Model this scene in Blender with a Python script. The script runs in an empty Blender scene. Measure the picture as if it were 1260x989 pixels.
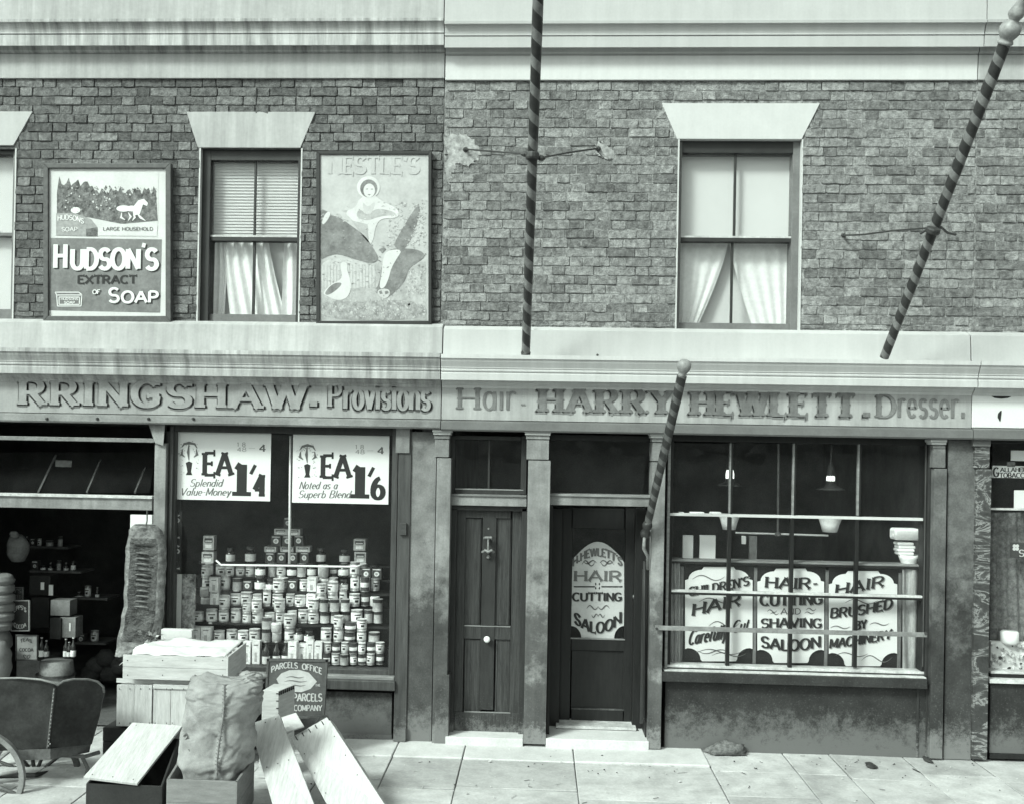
import bpy, math, random
from math import sin, cos, pi, radians
from mathutils import Vector, Matrix, noise
random.seed(7)
S = bpy.context.scene
COL = S.collection
# ------------------------------------------------------------------ camera
FPX = 1250.0; YAW, ROLL, PITCH, PPX, PPY = 0.04952, 0.01791, 0.00373, 600.8, 548.1
CY, CH = -8.45, 2.43
R3 = Matrix.Rotation(YAW, 3, 'Z') @ Matrix.Rotation(pi/2+PITCH, 3, 'X') @ Matrix.Rotation(ROLL, 3, 'Z')
cam = bpy.data.objects.new('camera', bpy.data.cameras.new('camera')); COL.objects.link(cam)
cam.matrix_world = Matrix.Translation((0, CY, CH)) @ R3.to_4x4()
cam.data.sensor_width = 36; cam.data.lens = 36*FPX/1260
cam.data.shift_x = (630-PPX)/1260; cam.data.shift_y = (PPY-494.5)/1260
cam.data.clip_start = .1; cam.data.clip_end = 3000
S.camera = cam
# ------------------------------------------------------------------ overcast daylight (the print is monochrome with a green cast)
TINT = (.89, 1.0, .92)
SUN_EL, SUN_AZ = radians(41), radians(222)
w = bpy.data.worlds.new('World'); S.world = w; w.use_nodes = True
nt = w.node_tree; bg = nt.nodes['Background']
sky = nt.nodes.new('ShaderNodeTexSky'); sky.sky_type = 'NISHITA'; sky.sun_disc = False
sky.sun_elevation = SUN_EL; sky.sun_rotation = SUN_AZ; sky.dust_density = 4; sky.air_density = 1.5
bw = nt.nodes.new('ShaderNodeRGBToBW'); mx = nt.nodes.new('ShaderNodeMix'); mx.data_type = 'RGBA'; mx.blend_type = 'MULTIPLY'
mx.inputs[0].default_value = 1; mx.inputs[7].default_value = (*TINT, 1)
nt.links.new(sky.outputs[0], bw.inputs[0]); nt.links.new(bw.outputs[0], mx.inputs[6]); nt.links.new(mx.outputs[2], bg.inputs[0])
bg.inputs[1].default_value = .085
sl = bpy.data.lights.new('sun', 'SUN'); sl.energy = 1.5; sl.angle = radians(12); sl.color = TINT
sun = bpy.data.objects.new('sun', sl); COL.objects.link(sun)
sdir = Vector((sin(SUN_AZ)*cos(SUN_EL), cos(SUN_AZ)*cos(SUN_EL), sin(SUN_EL)))
sun.rotation_euler = (-sdir).to_track_quat('-Z', 'Y').to_euler(); sun.location = (0, -6, 12)
S.view_settings.view_transform = 'Standard'; S.view_settings.look = 'None'
S.view_settings.exposure = 1.25; S.view_settings.gamma = 1
# ------------------------------------------------------------------ a point of the photograph at a given distance from the facade
def at(px, py, Y=0.0):
    d = R3 @ Vector(((px-PPX)/FPX, -(py-PPY)/FPX, -1)); t = (Y-CY)/d.y
    return Vector((d.x*t, Y, CH+d.z*t))
def atz(px, py, Z):
    d = R3 @ Vector(((px-PPX)/FPX, -(py-PPY)/FPX, -1)); t = (Z-CH)/d.z
    return Vector((d.x*t, CY+d.y*t, Z))
def AX(px, Y=0, py=700): return at(px, py, Y).x
def AZ(py, Y=0, px=600): return at(px, py, Y).z
# ------------------------------------------------------------------ materials
MT = {}
def mat(name, g, rough=.75, var=.25, scale=6., bump=.15, streak=0., fine=60., obj=0., metal=0., spec=.35, dust=None, stain=0., attr=False, st=(1,1,1), bdist=.004, grime=None):
    m = bpy.data.materials.new(name); m.use_nodes = True; n = m.node_tree.nodes; l = m.node_tree.links
    b = n['Principled BSDF']; geo = n.new('ShaderNodeNewGeometry')
    mp = n.new('ShaderNodeMapping'); mp.inputs['Scale'].default_value = st; l.new(geo.outputs['Position'], mp.inputs[0])
    pos = mp.outputs[0]
    def nz(sc, det=5, vec=pos, rg=.6):
        t = n.new('ShaderNodeTexNoise'); t.inputs['Scale'].default_value = sc; t.inputs['Detail'].default_value = det; t.inputs['Roughness'].default_value = rg
        l.new(vec, t.inputs['Vector']); return t.outputs['Fac']
    def mth(op, a, c, clamp=False):
        t = n.new('ShaderNodeMath'); t.operation = op; t.use_clamp = clamp
        for i, s in enumerate((a, c)):
            if isinstance(s, (int, float)): t.inputs[i].default_value = s
            else: l.new(s, t.inputs[i])
        return t.outputs[0]
    def rng(x, a, c, d, e):
        t = n.new('ShaderNodeMapRange'); l.new(x, t.inputs[0])
        for i, s in enumerate((a, c, d, e)): t.inputs[i+1].default_value = s
        return t.outputs[0]
    val = rng(nz(scale), .3, .7, 1-var, 1+var)
    val = mth('MULTIPLY', val, rng(nz(fine, 3), .25, .75, 1-var*.6, 1+var*.6))
    if streak:
        m2 = n.new('ShaderNodeMapping'); m2.inputs['Scale'].default_value = (9, 3, .7); l.new(geo.outputs['Position'], m2.inputs[0])
        val = mth('MULTIPLY', val, rng(nz(1.6, 6, m2.outputs[0], .65), .35, .68, 1+streak*.3, 1-streak))
    if stain:
        val = mth('MULTIPLY', val, rng(nz(1.3, 7, pos, .7), .45, .7, 1, 1-stain))
    if obj:
        oi = n.new('ShaderNodeObjectInfo'); r = oi.outputs['Random']
        if attr:
            a = n.new('ShaderNodeAttribute'); a.attribute_name = 'rnd'
            r = mth('FRACT', mth('ADD', r, a.outputs['Fac']), 0)
        val = mth('MULTIPLY', val, rng(r, 0, 1, 1-obj, 1+obj))
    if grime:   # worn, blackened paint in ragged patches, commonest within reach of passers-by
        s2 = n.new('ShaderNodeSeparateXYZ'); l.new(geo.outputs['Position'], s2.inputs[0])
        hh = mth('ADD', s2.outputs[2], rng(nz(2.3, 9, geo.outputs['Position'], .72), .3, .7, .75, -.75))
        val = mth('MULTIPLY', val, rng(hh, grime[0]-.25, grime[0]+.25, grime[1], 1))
    val = mth('MULTIPLY', val, g)
    if dust:   # splashed road dust low on the woodwork: height limit, colour
        sx = n.new('ShaderNodeSeparateXYZ'); l.new(geo.outputs['Position'], sx.inputs[0])
        h = mth('ADD', sx.outputs[2], rng(nz(11., 10, geo.outputs['Position'], .85), .3, .7, .22, -.22))
        fac = rng(h, dust[0]*.35, dust[0], 1, 0)
        sp = rng(nz(70., 4, geo.outputs['Position']), .6, .68, 0, .5)
        fac = mth('ADD', fac, mth('MULTIPLY', sp, rng(sx.outputs[2], dust[0], dust[0]*2.6, .8, .12)), True)
        mm = n.new('ShaderNodeMix'); l.new(fac, mm.inputs[0]); l.new(val, mm.inputs[2]); mm.inputs[3].default_value = dust[1]
        val = mm.outputs[0]
    l.new(val, b.inputs['Base Color'])
    b.inputs['Roughness'].default_value = rough; b.inputs['Metallic'].default_value = metal; b.inputs['Specular IOR Level'].default_value = spec
    if bump:
        bp = n.new('ShaderNodeBump'); bp.inputs['Strength'].default_value = bump; bp.inputs['Distance'].default_value = bdist
        l.new(mth('ADD', nz(fine, 6), mth('MULTIPLY', nz(scale*2.5, 4), 1.5)), bp.inputs['Height']); l.new(bp.outputs[0], b.inputs['Normal'])
    MT[name] = m; return m
def mat_glass(name, tint=.98, rough=.02, film=0.):
    m = bpy.data.materials.new(name); m.use_nodes = True; n = m.node_tree.nodes; l = m.node_tree.links
    n.remove(n['Principled BSDF']); out = n['Material Output']
    tr = n.new('ShaderNodeBsdfTransparent'); tr.inputs[0].default_value = (tint, tint, tint, 1)
    gl = n.new('ShaderNodeBsdfGlossy'); gl.inputs['Roughness'].default_value = rough
    fr = n.new('ShaderNodeFresnel'); fr.inputs[0].default_value = 1.5
    tx = n.new('ShaderNodeTexNoise'); tx.inputs['Scale'].default_value = 2.2
    g = n.new('ShaderNodeNewGeometry'); l.new(g.outputs['Position'], tx.inputs[0])
    bp = n.new('ShaderNodeBump'); bp.inputs['Strength'].default_value = .12; bp.inputs['Distance'].default_value = .05
    l.new(tx.outputs[0], bp.inputs['Height']); l.new(bp.outputs[0], gl.inputs['Normal'])
    a = n.new('ShaderNodeMixShader'); bf = n.new('ShaderNodeMath'); bf.operation = 'SUBTRACT'; bf.inputs[0].default_value = 1; l.new(g.outputs['Backfacing'], bf.inputs[1]); fm = n.new('ShaderNodeMath'); fm.operation = 'MULTIPLY'; l.new(fr.outputs[0], fm.inputs[0]); l.new(bf.outputs[0], fm.inputs[1]); l.new(fm.outputs[0], a.inputs[0]); l.new(tr.outputs[0], a.inputs[1]); l.new(gl.outputs[0], a.inputs[2])
    last = a.outputs[0]
    if film:
        df = n.new('ShaderNodeBsdfDiffuse'); df.inputs[0].default_value = (.5, .5, .5, 1)
        t2 = n.new('ShaderNodeTexNoise'); t2.inputs['Scale'].default_value = 3; t2.inputs['Detail'].default_value = 8; l.new(g.outputs['Position'], t2.inputs[0])
        mr = n.new('ShaderNodeMapRange'); mr.inputs[1].default_value = .3; mr.inputs[2].default_value = .8; mr.inputs[3].default_value = film*.3; mr.inputs[4].default_value = film*1.6
        l.new(t2.outputs[0], mr.inputs[0]); c = n.new('ShaderNodeMixShader'); l.new(mr.outputs[0], c.inputs[0]); l.new(last, c.inputs[1]); l.new(df.outputs[0], c.inputs[2]); last = c.outputs[0]
    l.new(last, out.inputs[0]); MT[name] = m; return m
mat('brick_dark', .155, .92, .5, 24, 1., obj=.38, attr=True, fine=95, streak=.12, stain=.15, bdist=.006)
mat('brick_pale', .225, .92, .5, 24, 1., obj=.34, attr=True, fine=95, streak=.1, stain=.15, bdist=.006)
mat('mortar_dark', .12, .95, .5, 20, .6, fine=120, stain=.4)
mat('mortar_pale', .24, .95, .8, 16, .6, fine=60, stain=.3)
mat('stucco_dirty', .50, .85, .1, 3, .2, streak=.55, fine=40)
mat('stucco', 0.48, .85, .05, 3, .15, streak=.06, fine=50)
mat('stucco_left', 0.45, .85, .09, 3, .2, streak=.2, stain=.15, fine=40)
mat('white_paint', 0.56, .6, .05, 4, .1, fine=50, streak=.04)
mat('fascia_left', 0.34, .6, .12, 4, .15, streak=.2, stain=.2)
mat('fascia_right', 0.4, .6, .1, 4, .15, streak=.22, stain=.15)
mat('fascia_white', 0.68, .6, .05, 4, .1)
mat('moulding_left', 0.22, .7, .25, 6, .3, stain=.4)
mat('moulding_right', 0.14, .6, .15, 5, .2, stain=.2)
mat('cornice_left', 0.42, .7, .15, 5, .2, streak=.5, stain=.2)
mat('cornice_right', 0.5, .65, .06, 4, .1, streak=.1)
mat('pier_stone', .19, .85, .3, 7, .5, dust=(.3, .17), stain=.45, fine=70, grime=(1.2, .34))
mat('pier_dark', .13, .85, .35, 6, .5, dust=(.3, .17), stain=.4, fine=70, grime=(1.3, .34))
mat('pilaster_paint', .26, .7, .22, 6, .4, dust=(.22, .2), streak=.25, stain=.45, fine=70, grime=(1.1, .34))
mat('wood_dark', 0.028, .55, .3, 5, .2, st=(6, 6, 1), dust=(.18, .15))
mat('wood_black', 0.013, .5, .3, 5, .15, st=(6, 6, 1))
mat('wood_brown', 0.06, .6, .35, 4, .3, st=(9, 9, .8), fine=50, dust=(.2, .16))
mat('door_paint', .042, .5, .5, 7, .4, st=(10, 10, .6), fine=30, dust=(.16, .14))
mat('riser_paint', 0.026, .75, .4, 5, .4, dust=(.34, .12), fine=70)
mat('riser_grey', 0.042, .75, .35, 7, .4, dust=(.4, .13), fine=70)
mat('sash_dark', .03, .5, .2, 6, .1)
mat('sash_grey', .15, .6, .2, 6, .2)
mat('rail_grey', 0.22, .55, .3, 5, .25, st=(1, 1, 6))
mat('edge_white', .5, .6, .3, 12, .2)  # also carries painted highlights along bars, rails and the transom
mat('iron', .06, .5, .3, 20, .2, metal=.3)
mat('iron_pale', .2, .5, .3, 14, .2)
mat('brass', .35, .35, .2, 20, .1, metal=.8)
mat('china', 0.85, .2, .05, 10, 0, spec=.6)
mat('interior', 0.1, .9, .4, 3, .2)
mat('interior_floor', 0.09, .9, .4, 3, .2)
mat('step_stone', 0.58, .85, .14, 5, .3, stain=.15, fine=60)
mat('slab', 0.46, .9, .2, 5, .5, obj=.16, stain=.34, fine=45)
mat('joint_dirt', 0.24, .95, .3, 20, .4)
mat('asphalt', .12, .9, .3, 8, .5)
mat('kerb_stone', .3, .85, .2, 9, .3)
m_ = mat('marble', .045, .3, .4, 8, .05, spec=.5); n_ = m_.node_tree.nodes; l_ = m_.node_tree.links; b_ = n_['Principled BSDF']; src = b_.inputs['Base Color'].links[0].from_socket
g_ = n_.new('ShaderNodeNewGeometry'); mp_ = n_.new('ShaderNodeMapping'); mp_.inputs['Rotation'].default_value = (0, .75, 0); mp_.inputs['Scale'].default_value = (4, 2, 13); l_.new(g_.outputs['Position'], mp_.inputs[0])
t_ = n_.new('ShaderNodeTexNoise'); t_.inputs['Scale'].default_value = .55; t_.inputs['Detail'].default_value = 7; t_.inputs['Roughness'].default_value = .68; t_.inputs['Distortion'].default_value = 1.4; l_.new(mp_.outputs[0], t_.inputs['Vector'])
r_ = n_.new('ShaderNodeValToRGB'); e_ = r_.color_ramp.elements; e_[0].position = .49; e_[0].color = (0,0,0,1); e_[1].position = .515; e_[1].color = (1,1,1,1); e3 = r_.color_ramp.elements.new(.545); e3.color = (.12,.12,.12,1); e4 = r_.color_ramp.elements.new(.62); e4.color = (0,0,0,1); l_.new(t_.outputs['Fac'], r_.inputs[0])
x_ = n_.new('ShaderNodeMix'); l_.new(r_.outputs[0], x_.inputs[0]); l_.new(src, x_.inputs[2]); x_.inputs[3].default_value = .3; l_.new(x_.outputs[0], b_.inputs['Base Color'])
mat('marble_vein', .55, .3, .5, 30, .05)
mat('card_white', 0.7, .6, .03, 5, .02)
mat('card_pale', 0.6, .6, .08, 6, .05)
mat('card_grey', 0.17, .55, .28, 9, .05, fine=40)
mat('ink', .022, .6, .15, 20, 0)
mat('ink_soft', .12, .6, .2, 20, 0)
mat('ink_pale', .3, .6, .2, 20, 0)
mat('ink_faint', .5, .6, .1, 20, 0)
mat('frame_brown', .09, .5, .25, 6, .2, st=(4, 4, 4))
mat('frame_black', .03, .45, .2, 6, .1)
mat('letter_face', 0.29, .6, .15, 6, 0, streak=.15)
mat('letter_light', 0.42, .6, .1, 6, 0)
mat('letter_shade', 0.11, .6, .2, 6, 0)
mat('letter_dark', 0.17, .6, .25, 9, 0, streak=.2)
mat('letter_mid', 0.21, .6, .2, 9, 0)
mat('crate_wood', .54, .8, .14, 7, .4, st=(1.1, 1.1, 8), fine=26, obj=.1, stain=.12)
mat('crate_wood_up', .50, .8, .16, 7, .4, st=(9, 1.1, 1.1), fine=26, obj=.1, stain=.12)
mat('crate_dark', 0.022, .8, .3, 6, .3)
mat('paper', 0.66, .85, .05, 8, .3, fine=25, bdist=.01)
mat('sacking', .32, .95, .25, 9, 1., fine=210, bdist=.006, stain=.3)
mat('sacking_seam', .2, .95, .3, 30, .5)
mat('cart_panel', 0.03, .45, .45, 8, .4, fine=40, stain=.2)
mat('cart_wood', 0.1, .6, .35, 9, .3)
mat('meat', 0.06, .45, .75, 16, .9, fine=70, bdist=.012, spec=.5)
mat('fat', 0.18, .5, .45, 18, .6, fine=80, bdist=.01, spec=.5)
mat('tin_pale', 0.8, .4, .15, 30, .05, obj=.18)
mat('tin_mid', 0.42, .4, .2, 30, .05, obj=.3)
mat('tin_dark', 0.06, .35, .2, 30, .05, obj=.3)
mat('tin_metal', .55, .3, .1, 20, .05, metal=.7)
mat('jar_glass', .03, .1, .2, 10, 0, spec=.8)
mat('blind', 0.58, .9, .03, 4, .05)
mat('blind_right', 0.6, .9, .02, 3, .05)
mat('curtain', 0.7, .95, .08, 25, .3, fine=120)
mat('curtain_gap', 0.6, .95, .05, 3, .05)
mat('curtain_grey', .14, .95, .5, 26, .2, fine=70)
mat('cloth_pale', 0.3, .95, .3, 9, .3, st=(5, 5, 1))
mat('towel', 0.88, .95, .06, 20, .4, fine=140)
mat('lamp_glass', 0.85, .25, .1, 40, .4, fine=60, spec=.6)
mat('pole_dark', 0.034, .4, .25, 20, .1)
mat('pole_light', 0.16, .45, .3, 12, .15)
mat('pole_mid', 0.1, .45, .35, 12, .15)
mat('sign_dark', .05, .45, .2, 10, .05)
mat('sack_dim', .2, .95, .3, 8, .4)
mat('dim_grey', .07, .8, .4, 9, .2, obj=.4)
mat('pit', .04, .95, .4, 30, .3)
mat('plaster_patch', .36, .95, .45, 22, .8, stain=.35, fine=50)
mat('rib_bone', 0.12, .5, .4, 18, .4)
mat('milk_tone', 0.4, .6, .22, 12, .05, fine=45)
mat('stucco_frieze_lit', .62, .85, .05, 3, .15, streak=.06, fine=50)  # lighter copy of stucco; the light below the soffit is in its colour
mat('milk_sheet', 0.46, .6, .12, 8, .05, fine=40)
mat('tree_tone', .13, .6, .7, 22, .05, fine=60)
mat('milk_tone2', 0.3, .6, .4, 26, .05, fine=60)
mat('milk_cow', .2, .6, .35, 11, .05, fine=40)
mat('faded_print', 0.45, .6, .05, 10, 0)
mat('pole_knob', 0.26, .45, .3, 14, .1)
mat('card_door', .5, .6, .1, 8, .03)
mat('card_mottled', .3, .6, .9, 16, .05)
mat('box_grey', 0.2, .8, .2, 6, .3, st=(1.2,1.2,6))
mat('parcels_ground', .09, .5, .25, 10, .05)
mat('sign_pale', .5, .5, .12, 12, .05)
mat('wheel_pale', 0.2, .6, .3, 10, .2)
mat('cart_dark', .04, .6, .3, 10, .2)
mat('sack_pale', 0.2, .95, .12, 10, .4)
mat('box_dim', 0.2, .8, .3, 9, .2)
mat('rubble', .12, .95, .6, 25, .8)
def glow(name, g, e):
    m = mat(name, g, .4, .05); b = m.node_tree.nodes['Principled BSDF']; b.inputs['Emission Color'].default_value = (*TINT, 1); b.inputs['Emission Strength'].default_value = e
glow('mantle_glow', .8, .7)
mat_glass('glass', .995, film=.008); mat_glass('glass_upper', 1., film=.02)
# ------------------------------------------------------------------ object helpers
WL = {}
def tag(o, label=None, cat=None, group=None, kind=None):
    if label: o['label'] = label
    if cat: o['category'] = cat
    if group: o['group'] = group
    if kind: o['kind'] = kind
    return o
def thing(name, loc, label=None, cat=None, group=None, kind=None):
    o = bpy.data.objects.new(name, None); COL.objects.link(o); o.location = loc; o.empty_display_size = .2
    WL[o.name] = Vector(loc); return tag(o, label, cat, group, kind)
def link(name, me, wloc, parent=None, rot=None):
    o = bpy.data.objects.new(name, me); COL.objects.link(o)
    if parent: o.parent = parent; o.location = Vector(wloc)-WL[parent.name]
    else: o.location = wloc
    if rot: o.rotation_euler = rot
    WL[o.name] = Vector(wloc); return o
class MB:
    def __init__(s): s.v = []; s.f = []; s.m = []; s.k = 0
    def add(s, vs, fs, m=0):
        b = len(s.v); s.v += [Vector(p) for p in vs]
        for f in fs: s.f.append([i+b for i in f]); s.m.append(m)
        return s
    def box(s, x0, x1, y0, y1, z0, z1, m=0):
        return s.add([(x0,y0,z0),(x1,y0,z0),(x1,y1,z0),(x0,y1,z0),(x0,y0,z1),(x1,y0,z1),(x1,y1,z1),(x0,y1,z1)],
              [(0,3,2,1),(4,5,6,7),(0,1,5,4),(1,2,6,5),(2,3,7,6),(3,0,4,7)], m)
    def pbox(s, a, b, c, d, yf, yb, m=0):   # pixel rectangle x0,y0,x1,y1 of the front face
        xm, ym = (a+c)/2, (b+d)/2
        return s.box(at(a,ym,yf).x, at(c,ym,yf).x, yf, yb, at(xm,d,yf).z, at(xm,b,yf).z, m)
    def hexa(s, p, m=0):     # 8 points: bottom loop then top loop
        return s.add(p, [(0,3,2,1),(4,5,6,7),(0,1,5,4),(1,2,6,5),(2,3,7,6),(3,0,4,7)], m)
    def prism(s, front, back, m=0, mside=None):   # two matching loops
        n = len(front); b = len(s.v); s.v += [Vector(p) for p in front]+[Vector(p) for p in back]
        s.f.append(list(range(b, b+n))); s.m.append(m); s.f.append(list(range(b+2*n-1, b+n-1, -1))); s.m.append(m)
        for i in range(n):
            j = (i+1) % n; s.f.append([b+i, b+n+i, b+n+j, b+j]); s.m.append(m if mside is None else mside)
        return s
    def flat(s, pts, m=0): return s.add(pts, [list(range(len(pts)))], m)
    def profile(s, prof, x0, x1, m=0):      # prof: list of (Y,Z), closed loop, extruded along X
        return s.prism([(x0, y, z) for y, z in prof], [(x1, y, z) for y, z in prof], m)
    def tube(s, pts, rad, n=8, m=0, cap=True, sq=None):
        pts = [Vector(p) for p in pts]; b = len(s.v); N = len(pts)
        rad = rad if isinstance(rad, (list, tuple)) else [rad]*N; up = None
        for i, p in enumerate(pts):
            d = (pts[min(i+1, N-1)]-pts[max(i-1, 0)]).normalized()
            if up is None: up = d.orthogonal().normalized()
            up = (up-d*up.dot(d)).normalized(); sd = d.cross(up)
            for k in range(n):
                a = 2*pi*k/n; s.v.append(p+(up*cos(a)+sd*sin(a))*rad[i])
        for i in range(N-1):
            for k in range(n):
                k2 = (k+1) % n; s.f.append([b+i*n+k, b+i*n+k2, b+(i+1)*n+k2, b+(i+1)*n+k]); s.m.append(m)
        if cap:
            s.f.append([b+k for k in range(n)][::-1]); s.m.append(m); s.f.append([b+(N-1)*n+k for k in range(n)]); s.m.append(m)
        return s
    def lathe(s, c, prof, n=16, m=0, axis=None):   # prof: (radius, height, [mat])
        c = Vector(c); ax = Vector(axis or (0,0,1)).normalized(); u = ax.orthogonal().normalized(); v = ax.cross(u); b = len(s.v)
        for p in prof:
            for k in range(n):
                a = 2*pi*k/n; s.v.append(c+ax*p[1]+(u*cos(a)+v*sin(a))*max(p[0], 1e-4))
        for i in range(len(prof)-1):
            for k in range(n):
                k2 = (k+1) % n; s.f.append([b+i*n+k, b+i*n+k2, b+(i+1)*n+k2, b+(i+1)*n+k]); s.m.append(prof[i][2] if len(prof[i]) > 2 else m)
        s.f.append([b+k for k in range(n)][::-1]); s.m.append(m); s.f.append([b+(len(prof)-1)*n+k for k in range(n)]); s.m.append(m)
        return s
    def mesh(s, name, mats, origin=(0,0,0), smooth=False):
        me = bpy.data.meshes.new(name); o = Vector(origin)
        me.from_pydata([p-o for p in s.v], [], s.f)
        for q in (mats if isinstance(mats, (list, tuple)) else [mats]): me.materials.append(MT[q])
        me.polygons.foreach_set('material_index', s.m)
        if smooth: me.polygons.foreach_set('use_smooth', [True]*len(s.f))
        me.update(); return me
    def build(s, name, mats, parent=None, smooth=False, bevel=0, origin=None, auto=False):
        if origin is None:
            xs = [p.x for p in s.v]; ys = [p.y for p in s.v]; zs = [p.z for p in s.v]
            origin = Vector(((min(xs)+max(xs))/2, (min(ys)+max(ys))/2, min(zs)))
        me = s.mesh(name, mats, origin, smooth or auto)
        o = link(name, me, origin, parent)
        if auto:
            try: me.set_sharp_from_angle(angle=radians(40))
            except Exception: pass
        if bevel:
            q = o.modifiers.new('bevel', 'BEVEL'); q.width = bevel; q.segments = 2; q.limit_method = 'ANGLE'; q.angle_limit = radians(35)
        return o
def pb(name, mats, parent, a, b, c, d, yf, yb, bevel=.003, **k): return MB().pbox(a,b,c,d,yf,yb).build(name, mats, parent, bevel=bevel, **k)
# ------------------------------------------------------------------ lettering: strokes turned into ribbons
def arc(cx, cy, rx, ry, a, b, n=12): return [(cx+rx*cos(radians(a+(b-a)*i/n)), cy+ry*sin(radians(a+(b-a)*i/n))) for i in range(n+1)]
G = {
'A': (.84, [[(0,0),(.42,1)],[(.42,1),(.84,0)],[(.17,.34),(.67,.34)]]),
'B': (.68, [[(.05,0),(.05,1)],[(.05,1),(.34,1)]+arc(.34,.76,.26,.24,90,-90,8)+[(.05,.52)],[(.3,.52)]+arc(.36,.26,.3,.26,90,-90,8)+[(.05,0)]]),
'C': (.74, [arc(.4,.5,.4,.5,48,312,18)]),
'D': (.76, [[(.05,0),(.05,1)],[(.05,1),(.3,1)]+arc(.3,.5,.42,.5,90,-90,14)+[(.05,0)]]),
'E': (.62, [[(.05,0),(.05,1)],[(.05,1),(.6,1)],[(.05,.52),(.46,.52)],[(.05,0),(.62,0)]]),
'F': (.58, [[(.05,0),(.05,1)],[(.05,1),(.58,1)],[(.05,.52),(.44,.52)]]),
'G': (.8, [arc(.4,.5,.4,.5,48,318,18)+[(.72,.42)],[(.44,.42),(.76,.42)]]),
'H': (.78, [[(.05,0),(.05,1)],[(.73,0),(.73,1)],[(.05,.52),(.73,.52)]]),
'I': (.2, [[(.1,0),(.1,1)]]),
'L': (.58, [[(.05,0),(.05,1)],[(.05,0),(.58,0)]]),
'M': (.92, [[(.05,0),(.05,1)],[(.05,1),(.46,.15)],[(.46,.15),(.87,1)],[(.87,1),(.87,0)]]),
'N': (.78, [[(.05,0),(.05,1)],[(.05,1),(.73,0)],[(.73,0),(.73,1)]]),
'O': (.82, [arc(.41,.5,.4,.5,0,360,26)]),
'P': (.66, [[(.05,0),(.05,1)],[(.05,1),(.34,1)]+arc(.34,.73,.3,.27,90,-90,10)+[(.05,.46)]]),
'R': (.74, [[(.05,0),(.05,1)],[(.05,1),(.34,1)]+arc(.34,.74,.3,.26,90,-90,10)+[(.05,.48)],[(.36,.48),(.7,0)]]),
'S': (.66, [arc(.33,.74,.29,.26,28,270,12)+arc(.33,.25,.31,.25,90,-155,12)[1:]]),
'T': (.72, [[(.36,0),(.36,1)],[(0,1),(.72,1)]]),
'U': (.76, [[(.05,1),(.05,.35)]+arc(.38,.33,.33,.33,180,360,12)+[(.71,1)]]),
'V': (.8, [[(0,1),(.4,0)],[(.4,0),(.8,1)]]),
'W': (1.12, [[(0,1),(.28,0)],[(.28,0),(.56,1)],[(.56,1),(.84,0)],[(.84,0),(1.12,1)]]),
'X': (.76, [[(0,1),(.76,0)],[(0,0),(.76,1)]]),
'Y': (.78, [[(0,1),(.39,.48)],[(.78,1),(.39,.48)],[(.39,.48),(.39,0)]]),
'1': (.34, [[(.2,0),(.2,1)],[(.2,1),(.02,.8)]]),
'4': (.66, [[(.46,0),(.46,1)],[(.46,1),(.02,.3)],[(.02,.3),(.64,.3)]]),
'6': (.62, [arc(.31,.3,.29,.3,0,360,18),arc(.5,.36,.48,.62,100,180,8)]),
'7': (.6, [[(0,1),(.58,1)],[(.58,1),(.2,0)]]),
'8': (.62, [arc(.31,.75,.24,.25,0,360,14),arc(.31,.26,.29,.26,0,360,14)]),
"'": (.14, [[(.1,1.02),(.04,.78)]]), '.': (.24, [[(.12,0),(.12,.2)]]), '-': (.36, [[(.04,.42),(.32,.42)]]), '/': (.3, [[(.3,1.02),(.06,.4)]]),
' ': (.36, []),
'a': (.56, [arc(.25,.3,.24,.3,0,360,14),[(.5,.62),(.5,0)]]),
'b': (.56, [[(.05,1),(.05,0)],arc(.29,.3,.24,.3,0,360,14)]),
'c': (.5, [arc(.27,.3,.25,.3,50,310,12)]),
'd': (.56, [arc(.25,.3,.24,.3,0,360,14),[(.5,1),(.5,0)]]),
'e': (.54, [[(.03,.32),(.5,.32)]+arc(.27,.31,.24,.3,5,315,14)]),
'f': (.4, [arc(.3,.8,.16,.18,60,180,6)+[(.14,0)],[(0,.6),(.34,.6)]]),
'g': (.56, [arc(.25,.3,.24,.3,0,360,14),[(.5,.6),(.5,-.1)]+arc(.27,-.12,.23,.2,0,-150,8)]),
'i': (.18, [[(.09,0),(.09,.62)],[(.09,.78),(.09,.9)]]),
'l': (.18, [[(.09,0),(.09,1)]]),
'm': (.86, [[(.05,0),(.05,.62)],arc(.24,.4,.19,.22,180,0,7)+[(.43,0)],arc(.62,.4,.19,.22,180,0,7)+[(.81,0)]]),
'n': (.54, [[(.05,0),(.05,.62)],arc(.27,.38,.22,.24,180,0,8)+[(.49,0)]]),
'o': (.56, [arc(.28,.31,.26,.31,0,360,18)]),
'p': (.56, [[(.05,.62),(.05,-.3)],arc(.29,.3,.24,.3,0,360,14)]),
'r': (.4, [[(.05,0),(.05,.62)],arc(.27,.38,.22,.24,180,50,6)]),
's': (.46, [arc(.23,.46,.19,.16,30,270,9)+arc(.23,.155,.21,.155,90,-150,9)[1:]]),
't': (.36, [[(.16,.86),(.16,.15)]+arc(.28,.14,.12,.14,180,290,5),[(0,.6),(.34,.6)]]),
'u': (.54, [[(.05,.62),(.05,.26)]+arc(.27,.24,.22,.24,180,360,8)+[(.49,.62)],[(.49,.3),(.49,0)]]),
'v': (.5, [[(0,.62),(.25,0)],[(.25,0),(.5,.62)]]),
'y': (.5, [[(0,.62),(.26,0)],[(.5,.62),(.16,-.3)]]),
}
cyc_ = lambda P: len(P) > 6 and (P[0]-P[-1]).length < 1e-5
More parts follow.
